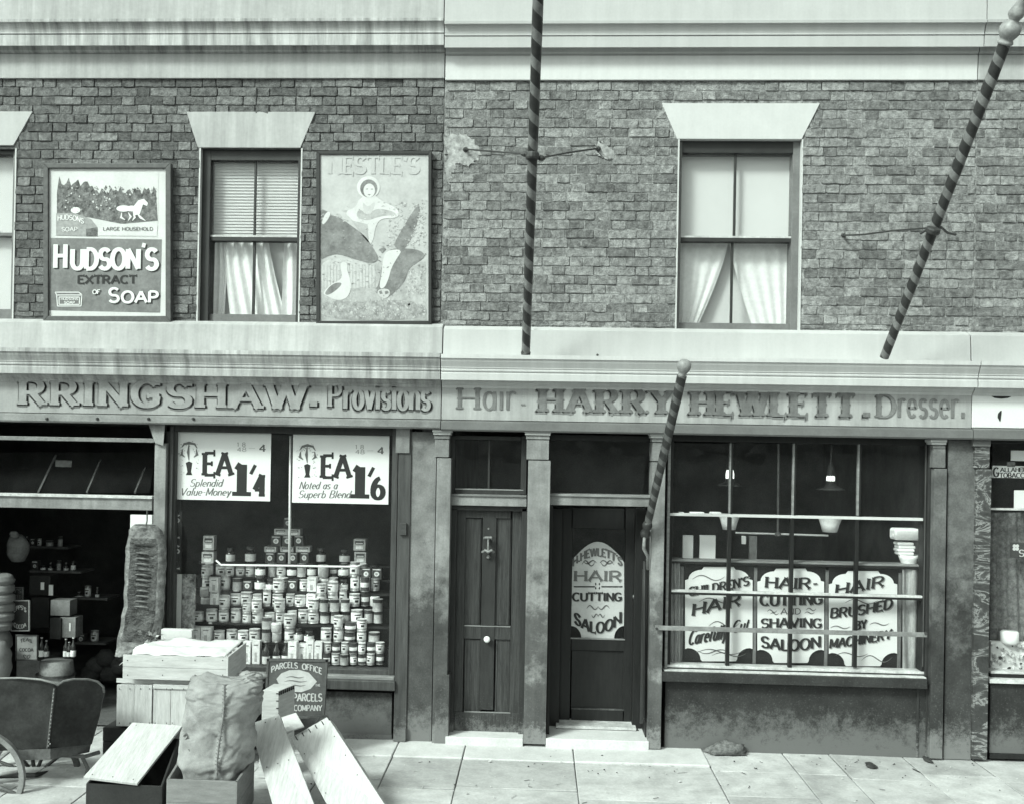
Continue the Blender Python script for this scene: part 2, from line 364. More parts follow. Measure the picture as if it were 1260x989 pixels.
def lettering(mb, text, x0, x1, z0, h, Y, thick=.2, thin=.1, serif=0., shear=0., warp=None, m=0, off=(0,0), spur=0., gap=.16, lift=0., curl=0.):
    """text fitted between x0 and x1, base line z0, cap height h, painted on the plane at depth Y"""
    adv = []; x = 0
    for c in text: adv.append(x); x += G[c][0]+gap
    tot = x-gap; sx = (x1-x0)/tot; k = [0]
    W = warp or (lambda u, v: (u, v))
    def put(u, v):
        u2 = x0+u*sx+shear*v*h; v2 = z0+v*h
        a, b = W(u2, v2); return Vector((a+off[0], 0, b+off[1]))
    def yy(): k[0] += 1; return Y-(k[0] % 30)*.00008-lift
    def ribbon(P, ws):
        y = yy(); n = len(P); L = []; Rr = []
        cyc = n > 6 and (P[0]-P[-1]).length < 1e-5
        for i in range(n):
            d = (P[1]-P[n-2]) if cyc and i in (0, n-1) else (P[min(i+1, n-1)]-P[max(i-1, 0)])
            d = d.normalized() if d.length > 1e-7 else Vector((0,0,1))
            nn = Vector((-d.z, 0, d.x)); hw = (thin+(thick-thin)*abs(d.z)**1.3)*h/2*ws
            q = P[i]; L.append((q.x+nn.x*hw, y, q.z+nn.z*hw)); Rr.append((q.x-nn.x*hw, y, q.z-nn.z*hw))
        b = len(mb.v); mb.v += [Vector(p) for p in L+Rr]
        for i in range(n-1): mb.f.append([b+i, b+i+1, b+n+i+1, b+n+i]); mb.m.append(m)
    def quad(c, d, wd, ht):
        y = yy(); nn = Vector((-d.z, 0, d.x)); a = nn*wd/2; e = d*ht/2
        mb.flat([(c+s_*a+t_*e)+Vector((0,y,0)) for s_, t_ in ((-1,-1),(1,-1),(1,1),(-1,1))], m)
    def disc(c, r):
        y = yy(); mb.flat([(c.x+r*cos(2*pi*i/8), y, c.z+r*sin(2*pi*i/8)) for i in range(8)], m)
    for c, ax in zip(text, adv):
        for st in G[c][1]:
            pts = []
            for i in range(len(st)-1):
                (a, b), (d, e) = st[i], st[i+1]
                nsub = max(1, int(math.hypot(a-d, b-e)/.2)) if warp else 1
                for q in range(nsub): pts.append((a+(d-a)*q/nsub, b+(e-b)*q/nsub))
            pts.append(st[-1])
            P = [put(ax+u, v) for u, v in pts]
            ribbon(P, 1)
            if serif and c not in ".'-/":
                for e, (i, j) in ((0, (0, 1)), (1, (-1, -2))):
                    d = (P[i]-P[j]).normalized(); v = pts[i][1]
                    inner = abs(v-.52) < .1 or abs(v-.46) < .05 or abs(v-.34) < .05 or abs(v-.48) < .03 or abs(v-.15) < .02
                    if abs(d.z) > .55 and not inner and not (c == '1' and v > .5) and not cyc_(P):
                        dd = Vector((0,0,1)) if not warp else d
                        quad(P[i]-dd*(thin*h*.3 if dd.dot(d) > 0 else -thin*h*.3), dd, serif*h, thin*h*.8)
                        if curl:
                            nn = Vector((-dd.z, 0, dd.x))
                            for s_ in (-1, 1): disc(P[i]+nn*s_*serif*h*.47-dd*(.05*h if dd.dot(d) > 0 else -.05*h), curl*h)
                    elif abs(d.x) > .8 and c in 'ETFLCGSZ' and not (c == 'E' and pts[i][0] < .1) and not (c in 'FL' and pts[i][0] < .1):
                        quad(P[i], d, (.3 if not inner else .22)*h, thin*h*.7)
            if spur and len(pts) >= 2 and abs((P[-1]-P[0]).normalized().z) > .95 and abs(pts[-1][1]-pts[0][1]) > .8:
                mid = (P[0]+P[-1])/2; quad(mid, Vector((0,0,1)), (thick+spur)*h, spur*h*.8); disc(mid, (thick+spur*.6)*h*.42)
    return mb
def rline(mb, pts, w, Y, m=0):      # painted line of width w through (x,z) points, tapered
    P = [Vector((p[0], 0, p[1])) for p in pts]; n = len(P); L = []; Rr = []
    for i in range(n):
        d = (P[min(i+1, n-1)]-P[max(i-1, 0)]).normalized(); nn = Vector((-d.z, 0, d.x)); hw = w/2*(.25+.75*sin(pi*i/(n-1))) if n > 2 else w/2
        L.append(P[i]+nn*hw+Vector((0,Y,0))); Rr.append(P[i]-nn*hw+Vector((0,Y,0)))
    b = len(mb.v); mb.v += L+Rr
    for i in range(n-1): mb.f.append([b+i, b+i+1, b+n+i+1, b+n+i]); mb.m.append(m)
def ppoly(mb, pts, Y, m=0): mb.flat([at(a, b, Y) for a, b in pts], m)
def swirl(mb, px, py, w, h, Y, m=0, wid=.012, flip=1):      # a flourish across a card, in pixels
    pts = []
    for i in range(15):
        t = i/14; q = at(px+w*t, py-flip*h*sin(t*2*pi)*.5-h*.4*t, Y); pts.append((q.x, q.z))
    rline(mb, pts, wid, Y, m)
# ================================================================== THE SETTING: ground, pavement
XL, XR = -9.0, 8.5
zl = lambda py, Y=0: at(270, py, Y).z
zm = lambda py, Y=0: at(870, py, Y).z
zr = lambda py, Y=0: at(1230, py, Y).z
tag(MB().add([(-900,-900,-.145),(900,-900,-.145),(900,900,-.145),(-900,900,-.145)], [(0,1,2,3)]).build('ground', 'asphalt', origin=(0,0,-.145)), kind='structure')
pav = tag(MB().box(XL, XR, -2.72, .3, -.14, -.012).build('pavement', 'joint_dirt', origin=(0,-1.3,-.14)), kind='structure')
kb = thing('kerb', (0,-2.85,-.14), kind='structure')
for i in range(18):
    x = XL+i*.98; MB().box(x+.004, x+.972, -2.98, -2.725, -.138, -.001).build('kerb_stone', 'kerb_stone', kb, bevel=.012)
# columns of flagstones: joint positions read along the building line, each running straight out to the kerb
cols = [-9, -8.1, -7.3, -6.4, -5.6, -4.8, -4.1]+[at(p, 941, -.7).x if False else atz(p, 941, 0).x for p in (60, 150, 235, 320, 403, 478, 567, 707, 873, 974, 1032, 1122, 1206, 1290)]+[5.0, 5.9, 6.8, 7.7, 8.5]
rg = random.Random(11)
for i in range(len(cols)-1):
    x0, x1 = cols[i], cols[i+1]; y = .25 if i < 12 else .2
    first = {0: -.50}.get(i, -.50 if x1 < at(880, 941, -.4).x else -.42-rg.random()*.25)
    ys = [-.03, first]
    while ys[-1] > -2.72: ys.append(max(-2.72, ys[-1]-rg.uniform(.5, .95)) if ys[-1] > -2.1 else -2.72)
    for j in range(len(ys)-1):
        a, b = ys[j], ys[j+1]
        if a-b < .05: continue
        g = .004; dz = rg.uniform(-.003, .003); tl = rg.uniform(-.003, .003)
        pts = [(x0+g, b+g), (x1-g, b+g), (x1-g, a-g), (x0+g, a-g)]
        j4 = [(p[0]+rg.uniform(-.003,.003), p[1]+rg.uniform(-.003,.003)) for p in pts]
        strip = (j == 0 and x1 < at(880, 941, -.4).x and x0 > -3.0)
        m = MB().hexa([(p[0], p[1], -.011) for p in j4]+[(p[0], p[1], .002+dz+(tl if k in (1,2) else -tl)+(.012 if strip else 0)) for k, p in enumerate(j4)])
        m.build('paving_stone', 'step_stone' if strip else 'slab', pav, bevel=.008)
# ================================================================== brickwork
def sheet(mb, x0, x1, z0, z1, ops, yf, yb, m=0):
    xs = sorted({x0, x1} | {min(max(v, x0), x1) for o in ops for v in (o[0], o[1])}); zs = sorted({z0, z1} | {min(max(v, z0), z1) for o in ops for v in (o[2], o[3])})
    for a, b in zip(xs, xs[1:]):
        for c, d in zip(zs, zs[1:]):
            if b-a < 1e-5 or d-c < 1e-5: continue
            mx_, mz = (a+b)/2, (c+d)/2
            if not any(o[0] < mx_ < o[1] and o[2] < mz < o[3] for o in ops): mb.box(a, b, yf, yb, c, d, m)
BH = .0765; HB = .0705
def brick_mb(wd, rgn, h=HB, mb=None, ox=0, oz=0):
    """one ragged brick: front outline with worn corners, lying between y = .02 and about -.008"""
    mb = mb or MB(); c = rgn.uniform(.002, .008); J = lambda s=.0045: rgn.uniform(-s, s)
    nx = 4 if wd > .15 else 2; pts = []
    pts += [(c*rgn.uniform(.6,1.5)+J(.002), 0+J(.002))]+[(wd*k/nx, J()) for k in range(1, nx)]+[(wd-c*rgn.uniform(.6,1.5), J(.002))]
    pts += [(wd+J(.002), c), (wd+J(.002), h*.5), (wd+J(.002), h-c)]
    pts += [(wd-c, h+J(.002))]+[(wd*k/nx, h+J()) for k in range(nx-1, 0, -1)]+[(c, h+J(.002))]
    pts += [(J(.002), h-c), (J(.002), h*.5), (J(.002), c)]
    cx, cz = wd/2, h/2; pr = rgn.uniform(-.007, .004); n = len(pts)
    tx, tz = rgn.uniform(-.02, .02), rgn.uniform(-.05, .05)
    f = lambda x, z, k, y: (ox+cx+(x-cx)*(1-k/ wd*2), y+pr+(x-cx)*tx+(z-cz)*tz, oz+cz+(z-cz)*(1-k/h*2))
    mb.add([f(x, z, 0, .02) for x, z in pts]+[f(x, z, 0, -.002) for x, z in pts]+[f(x, z, .0022, -.0055+rgn.uniform(-.002,.002)) for x, z in pts],
        [[i, (i+1) % n, n+(i+1) % n, n+i] for i in range(n)]+[[n+i, n+(i+1) % n, 2*n+(i+1) % n, 2*n+i] for i in range(n)]+[[2*n+i for i in range(n)]])
    return mb
STR = [None]*14; HDR = [None]*10
def brickwork(wall, x0, x1, ztop, zbot, openings, hidden, mname, seed, limit=290):
    """Flemish bond. openings / hidden: functions z -> list of (xa, xb) to cut / to keep out of the counted bricks"""
    rgn = random.Random(seed); L = []; row = 0; z = ztop-BH
    while z > zbot-BH*.65:
        zc = z+BH/2; free = [(x0, x1)]
        for op in openings:
            o = op(zc)
            if not o: continue
            nf = []
            for a, b in free:
                if o[1] <= a or o[0] >= b: nf.append((a, b)); continue
                if o[0] > a: nf.append((a, o[0]))
                if o[1] < b: nf.append((o[1], b))
            free = nf
        x = x0-.34+(.168 if row % 2 else 0)+rgn.uniform(-.02, .02); k = 0; hh = HB if z > zbot else HB*.5
        zz = z if z > zbot else z+HB*.5
        while x < x1:
            wd = (.222 if k % 2 == 0 else .106)*rgn.uniform(.96, 1.04)
            for a, b in free:
                p, q = max(x, a+.002), min(x+wd, b-.002)
                if q-p > .03:
                    full = (q-p) > wd-.001; hid = any(h[0] < (p+q)/2 < h[1] and h[2] < zc < h[3] for h in hidden)
                    vis = at_vis((p+q)/2)
                    L.append((not vis, hid, -(q-p), p, zz+rgn.uniform(-.002, .002), q-p, full, k % 2, hh))
            x += wd+rgn.uniform(.005, .0105); k += 1
        z -= BH; row += 1
    L.sort(key=lambda r: r[:3]); rest = MB(); rr = []
    for n, (nv, hid, _, p, zz, wd, full, kind, hh) in enumerate(L):
        if n < limit and not hid and not nv:
            pool = HDR if kind else STR
            if full and hh == HB:
                i = rgn.randrange(len(pool))
                if pool[i] is None: pool[i] = {}
                if mname not in pool[i]: pool[i][mname] = brick_mb(.106 if kind else .222, random.Random(i*31+kind)).mesh('brick', mname)
                o = link('brick', pool[i][mname], (p, 0, zz), wall); o.scale.x = wd/(.106 if kind else .222)
            else: link('brick', brick_mb(wd, rgn, hh).mesh('brick', mname), (p, 0, zz), wall)
        else:
            f0 = len(rest.f); brick_mb(wd, rgn, hh, rest, p, zz); rr += [rgn.random()]*(len(rest.f)-f0)
    if rest.f:
        o = rest.build('brick_field', mname, wall, origin=(0,0,zbot)); o['kind'] = 'stuff'
        at_ = o.data.attributes.new('rnd', 'FLOAT', 'FACE'); at_.data.foreach_set('value', rr)
def at_vis(x): return AX(-4, 0, 250) < x < AX(1264, 0, 250)
XLM = AX(545, 0, 250); XMR = AX(1198, 0, 300)
# Three houses of one terrace
HL = thing('provision_shop_house', (-3, 0, 0), 'left house with dirty stucco cornice, framed posters and an open provisions shop front', 'building')
HM = thing('barber_shop_house', (1.2, 0, 0), 'middle house with clean stucco cornice, one wide upper window and a hairdresser shop front', 'building')
HR = thing('tobacconist_house', (4.6, 0, 0), 'house at the right edge with white name board and marbled pilaster beside its shop window', 'building')
def rect(a, b, c, d, Y=0): return (at(a, (b+d)/2, Y).x, at(c, (b+d)/2, Y).x, at((a+c)/2, d, Y).z, at((a+c)/2, b, Y).z)
WA = rect(245, 183, 369.5, 397); WF = rect(-120, 183, 18, 394); WM = rect(833.5, 172, 985, 407)
def lint(px, w, ref):    # trapezoid lintel: px = (top left, top right, bottom left, bottom right, y top, y bottom)
    a, b, c, d, t, bo = px; zt, zb = ref(t), ref(bo); xa, xb, xc, xd = AX(a,0,t), AX(b,0,t), AX(c,0,bo), AX(d,0,bo)
    return (xa, xb, xc, xd, zt, zb), (lambda z: (xc+(xa-xc)*(z-zb)/(zt-zb), xd+(xb-xd)*(z-zb)/(zt-zb)) if zb < z < zt else None)
LA, fA = lint((230, 388.5, 244, 370, 138.5, 182.5), 0, zl); LF, fF = lint((-140, 41, -110, 17.5, 138.5, 180.5), 0, zl); LM, fM = lint((814, 1008.5, 833, 986, 128, 172), 0, zm)
def wfun(r): return lambda z: (r[0], r[1]) if r[2]-.02 < z < r[3]+.02 else None
BTL, BTM, BTR = zl(96.5), zm(101), zm(101); BBL, BBM = zl(397), zm(405)
ZTOP = zl(-60)
def wall_for(H, x0, x1, zt, zb, ops, mname):
    m = MB(); sheet(m, x0, x1, zb-.05, zt+.4, ops, 0. if 'pale' in mname else .003, .3); return m.build('wall', mname, H)
wl = wall_for(HL, XL, XLM, BTL, BBL, [WA, WF], 'mortar_dark'); wm = wall_for(HM, XLM, XMR, BTM, BBM, [WM], 'mortar_pale'); wr = wall_for(HR, XMR, XR, BTR, BBM, [], 'mortar_pale')
SG1, SG2 = rect(60, 210, 200, 388), rect(396, 192, 524, 392)
brickwork(wl, XL+.01, XLM-.004, BTL, BBL, [fA, fF, wfun(WA), wfun(WF)], [SG1, SG2], 'brick_dark', 3)
brickwork(wm, XLM+.004, XMR, BTM, BBM, [fM, wfun(WM)], [], 'brick_pale', 5)
brickwork(wr, XMR+.008, XR-.01, BTR, BBM, [], [], 'brick_pale', 9)
for H, l, mm_ in ((HL, LA, 'stucco_left'), (HL, LF, 'stucco'), (HM, LM, 'white_paint')):
    xa, xb, xc, xd, zt, zb = l
    MB().prism([(xc,-.014,zb),(xd,-.014,zb),(xb,-.014,zt),(xa,-.014,zt)], [(xc,.13,zb),(xd,.13,zb),(xb,.02,zt),(xa,.02,zt)]).build('lintel', mm_, H, bevel=.003)
# plaster patches round the wall eyes of the tall pole
for q, pts in enumerate(([(549,167),(572,165),(590,177),(590,194),(577,205),(562,201),(556,214),(550,230)], [(731,181),(738,174),(748,180),(758,190),(752,197),(742,195),(733,189)])):
    rgn = random.Random(q); P = []
    for i in range(len(pts)):
        a, b = pts[i], pts[(i+1) % len(pts)]
        for k in range(7): t = k/7; w_ = 3*sin(k*2.1+i*1.7); P.append((a[0]+(b[0]-a[0])*t+rgn.uniform(-1.6,1.6)+w_*.6, a[1]+(b[1]-a[1])*t+rgn.uniform(-1.6,1.6)+w_*.5))
    MB().prism([at(x, y, -.0115) for x, y in P], [at(x, y, .005) for x, y in P]).build('plaster_patch', 'plaster_patch', HM)
# cornices at the top, sill bands, shop cornices
def top_cornice(H, x0, x1, z, mc, mf, dirty):
    K = .68; Y = lambda py, y: (y*K, z(py, y*K))
    MB().profile([(-.03, z(96.5, -.03)), (-.035, z(66, -.035)), (.1, z(66, 0)), (.1, z(96.5, 0))], x0, x1).build('frieze', 'stucco_frieze_lit' if mf == 'stucco' else mf, H, bevel=.004)
    MB().profile([Y(66,-.036), Y(62,-.075), Y(57,-.085), Y(56,-.20), Y(43,-.205), Y(42,-.195), Y(41,-.215), Y(39,-.215), Y(36,-.222), Y(32,-.232), Y(28,-.252), Y(26.5,-.285), Y(23,-.29), (.1, z(23,-.2)), (.1, z(66,0))], x0, x1).build('cornice', mc, H)
    MB().box(x0, x1, -.185, .1, z(23,-.2), ZTOP+1.3).build('parapet', 'stucco_left' if dirty else 'stucco', H)
g = .004
top_cornice(HL, XL, XLM-g, zl, 'stucco_dirty', 'stucco_left', True); top_cornice(HM, XLM+g, XMR-g, lambda p, y=0: zm(p+2.2, y), 'stucco', 'stucco', False); top_cornice(HR, XMR+g, XR, lambda p, y=0: zm(p+2.2, y)+.001, 'stucco_left', 'stucco_left', False)
XSL = AX(541.5, -.3, 460); XSR = AX(1199, -.2, 510)
def shop_cornice(H, x0, x1, z, o, mb_, mc):
    MB().profile([(-.035, z(396.5+o[0], -.035)), (-.11, z(400+o[0], -.11)), (-.13, z(437+o[1], -.30)+.002), (.1, z(437+o[1], -.13)), (.1, z(396.5+o[0], 0))], x0, x1).build('sill_band', mb_, H, bevel=.005)
    SC = lambda y: -.12+(y+.12)*.58 if y < -.16 else y
    f = lambda py, y: (SC(y), z(py+o[1], SC(y)))
    MB().profile([(-.12, z(430+o[1], -.30)), f(432,-.44), f(437,-.445), f(438,-.425), f(441,-.415), f(445,-.39), f(448,-.372), f(449,-.372), f(449.5,-.362), f(451,-.362), f(451.5,-.368), f(453,-.366), f(453.5,-.352), f(455,-.352), f(456,-.36), f(464,-.36), f(464.5,-.26), f(468,-.235), f(471,-.19), f(472,-.16), f(474,-.155), (.1, z(474+o[1], 0)), (.1, z(430+o[1], 0))], x0, x1).build('shop_cornice', mc, H)
shop_cornice(HL, XL, XSL-g, lambda p, y=0: zl(p-1, y), (0, 0), 'stucco_left', 'cornice_left')
shop_cornice(HM, XSL+g, XSR-g, zm, (8.5, 8), 'stucco', 'cornice_right'); shop_cornice(HR, XSR+g, XR, zm, (8.5, 8), 'stucco', 'cornice_right')
# name boards with painted names
YF = -.15
def board(H, name, x0, x1, zt, zb, m, Y=YF): return MB().box(x0, x1, Y, .1, zb, zt).build(name, m, H, bevel=.003)
fl = board(HL, 'name_board', XL, XSL-.003, zl(472), zl(512), 'fascia_left'); fr = board(HM, 'name_board', XSL+.003, XSR-.003, zm(481), zm(522), 'fascia_right'); fw = board(HR, 'name_board', XSR+.003, XR, zm(481), zm(521), 'fascia_white')
def mould(H, x0, x1, z, a, b, m): MB().profile([(-.155, z(a,-.16)), (-.185, z(a+2,-.185)), (-.19, z(b-2,-.19)), (-.18, z(b,-.18)), (.1, z(b,0)), (.1, z(a,0))], x0, x1).build('board_moulding', m, H)
mould(HL, XL, XSL-.003, zl, 512, 523, 'moulding_left'); mould(HM, XSL+.003, XSR-.003, zm, 522, 535, 'moulding_right'); mould(HR, XSR+.003, XR, zm, 521, 535, 'moulding_right')
for px in (58, 120, 183, 238): MB().lathe(at(px, 515, -.186), [(.012,0),(.012,.012),(.006,.018)], 10, axis=(0,-1,0)).build('bolt', 'iron', HL)
YT = YF-.003
def block_word(parent, text, a, b, top, bot, pal, thick=.3, thin=.16, serif=.34, depth=.035, **k):
    x0, x1 = at(a, bot, YT).x, at(b, bot, YT).x; z0 = at((a+b)/2, bot, YT).z; h = at((a+b)/2, top, YT).z-z0
    mb = MB()
    for i in range(4): lettering(mb, text, x0, x1, z0, h, YT, thick, thin, serif, m=0, off=(depth*h*(i+1)/4*2.2, -depth*h*(i+1)/4*1.2), **k)
    for i in range(3): lettering(mb, text, x0, x1, z0, h, YT-.003, thick, thin, serif, m=1, off=(-depth*h*(3-i)/3*1.1, -depth*h*(3-i)/3*2.2), **k)
    lettering(mb, text, x0, x1, z0, h, YT-.006, thick, thin, serif, m=2, **k)
    return mb.build('lettering', pal, parent)
P1 = ['letter_shade', 'letter_mid', 'letter_face']
block_word(fl, 'RRINGSHAW', 26, 374, 470, 500, P1, .33, .15, .42, gap=.3); block_word(fl, '.', 379, 393, 468, 500, P1, .28, .2, 0)
block_word(fl, 'P', 405, 419, 471, 500, P1, .17, .1, .2, .04); block_word(fl, 'rovisions', 424, 528, 467, 503.5, P1, .15, .09, 0, .03, gap=.2)
def name_word(parent, text, a, b, top, bot, pal=('letter_mid', 'letter_dark'), thick=.30, thin=.09, serif=.42, spur=.08, curl=.075, sh=.1, **k):
    x0, x1 = at(a, bot, YT).x, at(b, bot, YT).x; z0 = at((a+b)/2, bot, YT).z; h = at((a+b)/2, top, YT).z-z0; mb = MB()
    if sh:
        for i in (1, 2): lettering(mb, text, x0, x1, z0, h, YT, thick, thin, serif, m=0, off=(-sh*h*i*.35, -sh*h*i*.5), spur=spur, curl=curl, **k)
    lettering(mb, text, x0, x1, z0, h, YT-.003, thick, thin, serif, m=1, spur=spur, curl=curl, **k)
    return mb.build('lettering', list(pal), parent)
name_word(fr, 'HARRY', 666, 826, 478, 507, gap=.34); name_word(fr, 'HEWLETT', 853, 1051, 482, 511, gap=.28); name_word(fr, '.', 1061, 1071, 484, 513, serif=0, thick=.3, thin=.25, spur=0, curl=0)
name_word(fr, 'H', 564, 589, 477, 503, thick=.17, thin=.07, serif=.3, sh=.03, spur=.07, curl=.04); name_word(fr, 'air', 595, 634, 468.5, 504, thick=.11, thin=.07, serif=0, spur=0, curl=0, sh=0); name_word(fr, '-', 640, 647, 488, 505, thick=.1, thin=.1, serif=0, spur=0, curl=0, sh=0)
name_word(fr, 'D', 1080, 1101, 486, 513, thick=.2, thin=.08, serif=.3, sh=.04, spur=.06, curl=.05); name_word(fr, 'resser.', 1105, 1187, 478, 513.5, thick=.12, thin=.08, serif=0, spur=0, curl=0, sh=0, gap=.18)
mb = MB(); p = lambda x, y: (at(x, y, YT).x, at(x, y, YT).z)
rline(mb, [p(1220,487), p(1224,488.5), p(1232,489), p(1240,488.5), p(1245,487)], .022, YT-.001); rline(mb, [p(1232,505), p(1230,509), p(1229.5,513), p(1230.5,518)], .03, YT-.001); mb.build('lettering', 'ink', fw)
# ================================================================== upper windows
def curtain(parent, name, m, L, R_, t, b, Y, folds, amp=.015, ref=None, seed=0, nx=60, nz=14):
    """L, R_: left and right pixel edges at top and bottom (pairs); t, b pixel rows"""
    rgn = random.Random(seed); ph = rgn.uniform(0, 6); mb = MB(); vs = []; fs = []
    for j in range(nz+1):
        v = j/nz; py = t+(b-t)*v; a = L[0]+(L[1]-L[0])*v**1.3; c = R_[0]+(R_[1]-R_[0])*v**1.3
        for i in range(nx+1):
            u = i/nx; y = Y+amp*sin(u*folds*2*pi+ph+.6*sin(v*3+u*5))+amp*.5*noise.noise(Vector((u*folds*1.7, v*2, seed)))
            q = at(a+(c-a)*u, py, Y); vs.append((q.x, y, q.z))
    for j in range(nz):
        for i in range(nx): k = j*(nx+1)+i; fs.append((k, k+1, k+nx+2, k+nx+1))
    return mb.add(vs, fs).build(name, m, parent, smooth=True)
def upper_window(H, o, px, ref, fm, rail, meet, bars, reveal):
    """o world opening; px: glass left, right, top, meeting rail top/bottom, glass bottom, sill"""
    gl, gr, gt, m0, m1, gb, sb = px; Yu, Yw = .075, .105
    W = thing('window', ((o[0]+o[1])/2, .1, o[2])); W.parent = H; W.location = WL[W.name]-WL[H.name]
    xl, xr = AX(gl, Yu, 290), AX(gr, Yu, 290); zt, zb = ref(gt, Yu), ref(gb, Yw)
    MB().box(o[0]+.002, xl-.0, Yu-.035, .2, o[2]+.002, o[3]-.002).build('frame', fm, W, bevel=.004)
    MB().box(xr, o[1]-.002, Yu-.034, .2, o[2]+.002, o[3]-.002).build('frame', fm, W, bevel=.004)
    MB().box(o[0]+.001, o[1]-.001, Yu-.032, .2, zt, o[3]-.001).build('frame', 'sash_dark', W, bevel=.004)  # head kept dark in every window: lintel shade is put into the colour
    MB().box(xl-.01, xr+.01, Yu-.01, Yu+.06, ref(m1, Yu), ref(m0, Yu)).build('meeting_rail', meet, W, bevel=.003)
    MB().box(xl-.01, xr+.01, Yu-.011, Yu+.02, ref(m0+1, Yu), ref(m0-1.2, Yu)).build('meeting_rail_edge', 'edge_white', W)
    MB().box(o[0]+.003, o[1]-.003, Yw-.028, .2, o[2]+.004, zb).build('bottom_rail', rail, W, bevel=.004)
    for (b0, b1), t0, t1, yy in ((bars[0], gt, m0, Yu), (bars[1], m1, gb, Yw)):
        MB().box(AX(b0, yy, 250), AX(b1, yy, 250), yy-.006, yy+.02, ref(t1, yy), ref(t0, yy)).build('glazing_bar', meet, W, bevel=.002)
        mid = (AX(b0, yy, 250)+AX(b1, yy, 250))/2
        for a, c in ((xl, mid), (mid, xr)): MB().box(a, c, yy+.004, yy+.007, ref(t1, yy), ref(t0, yy)).build('pane', 'glass_upper', W)
    if reveal:
        for a, c in ((o[0]-.008, o[0]+.004), (o[1]-.004, o[1]+.008)): MB().box(a, c, -.011, .12, o[2]-.002, o[3]).build('reveal', reveal, W)
    return W
W1 = upper_window(HL, WA, (259.5, 366.5, 199, 291, 297, 387, 396), zl, 'sash_dark', 'sash_grey', 'sash_dark', ((312.5, 315), (312.5, 315.5)), 'white_paint')
mb = MB()
for i in range(24):
    z = zl(291, .15)+i*.0262; mb.box(WA[0]+.03, WA[1]-.03, .15, .156, z, z+.024); mb.box(WA[0]+.03, WA[1]-.03, .142, .15, z, z+.004)
mb.build('slatted_blind', 'blind', W1)
curtain(W1, 'lace_curtain', 'curtain', (257, 257), (281, 276), 295, 392, .19, 3, .012, seed=2, nx=30); curtain(W1, 'lace_curtain', 'curtain', (274, 283), (330, 352), 293, 392, .17, 5, .014, seed=4); curtain(W1, 'lace_curtain', 'curtain', (350, 346), (370, 370), 295, 392, .18, 2, .012, seed=6, nx=24)
MB().box(WA[0], WA[1], .26, .27, WA[2], WA[3]).build('blind_lining', 'curtain_gap', W1)
W2 = upper_window(HM, WM, (837, 973, 190, 292, 298, 398, 406), zm, 'sash_grey', 'sash_grey', 'sash_dark', ((902.5, 905.5), (900.5, 903.5)), 'white_paint')
MB().box(WM[0]+.02, WM[1]-.02, .16, .165, zm(300, .16), WM[3]).build('roller_blind', 'blind_right', W2)
MB().box(WM[0], WM[1], .29, .3, WM[2], WM[3]).build('blind_lining', 'curtain_gap', W2)
curtain(W2, 'lace_curtain', 'curtain', (836, 836), (897, 858), 294, 402, .2, 4, .005, seed=3); curtain(W2, 'lace_curtain', 'curtain', (897, 926), (978, 976), 294, 402, .2, 5, .005, seed=8)
W3 = upper_window(HL, WF, (-100, 17, 193, 288, 293, 384, 392), zl, 'sash_grey', 'sash_grey', 'sash_grey', ((-44, -41), (-44, -41)), 'white_paint')
MB().box(WF[0]+.02, WF[1]-.02, .15, .155, WF[2]+.02, WF[3]).build('roller_blind', 'blind', W3)
# ================================================================== ground floor shells (dark rooms behind the fronts)
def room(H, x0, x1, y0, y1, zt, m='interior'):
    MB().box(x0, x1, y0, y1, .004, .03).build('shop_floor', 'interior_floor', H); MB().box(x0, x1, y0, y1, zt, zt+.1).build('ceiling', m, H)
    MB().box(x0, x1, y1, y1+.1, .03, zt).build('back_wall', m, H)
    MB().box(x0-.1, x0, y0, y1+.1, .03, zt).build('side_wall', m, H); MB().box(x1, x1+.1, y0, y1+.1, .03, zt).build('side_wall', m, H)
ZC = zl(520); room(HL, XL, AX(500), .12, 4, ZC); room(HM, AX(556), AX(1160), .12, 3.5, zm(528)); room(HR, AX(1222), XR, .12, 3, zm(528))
# ------------------------------------------------------------------ left shop front
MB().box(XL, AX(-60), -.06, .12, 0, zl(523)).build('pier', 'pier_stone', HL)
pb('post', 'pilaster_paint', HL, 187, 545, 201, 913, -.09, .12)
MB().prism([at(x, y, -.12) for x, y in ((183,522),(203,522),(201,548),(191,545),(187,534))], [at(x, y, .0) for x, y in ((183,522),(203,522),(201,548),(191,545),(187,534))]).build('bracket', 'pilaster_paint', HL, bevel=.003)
for a, b, y in ((202, 206.5, -.03), (206.5, 210.5, -.05), (210.5, 214.5, -.02)): pb('window_jamb', 'wood_brown', HL, a, 524, b, 822, y, .12)
pb('transom', 'pilaster_paint', HL, -60, 610, 187, 625, -.04, .06); pb('transom_lit_edge', 'edge_white', HL, -60, 607.5, 187, 611, -.06, .04)  # pale strip holds the highlight along the transom top as colour
pb('awning_rail', 'iron_pale', HL, -60, 537, 190, 542, -.11, -.09)
hop = thing('fanlight', tuple(at(100, 606, 0))); hop.parent = HL; hop.location = WL[hop.name]-WL[HL.name]
for x, x2, y2 in ((47,69,560),(107,124,566),(166,179,575)):
    MB().tube([at(x, 606, .02), at(x2, y2, .30)], .011, 4).build('glazing_bar', 'wood_brown', hop)
MB().prism([at(-50,606,.03), at(184,606,.03), at(192,556,.32), at(-30,556,.32)], [at(-50,606,.035), at(184,606,.035), at(192,556,.325), at(-30,556,.325)]).build('pane', 'glass', hop)
pb('window_head', 'wood_dark', HL, 202, 523, 487, 533, -.03, .12)
pb('window_frame', 'wood_brown', HL, 480.5, 524, 487.5, 830, -.04, .12)
pb('pane', 'glass', HL, 214, 533, 352, 821, .03, .036); pb('pane', 'glass', HL, 352, 533, 481, 821, .03, .036)
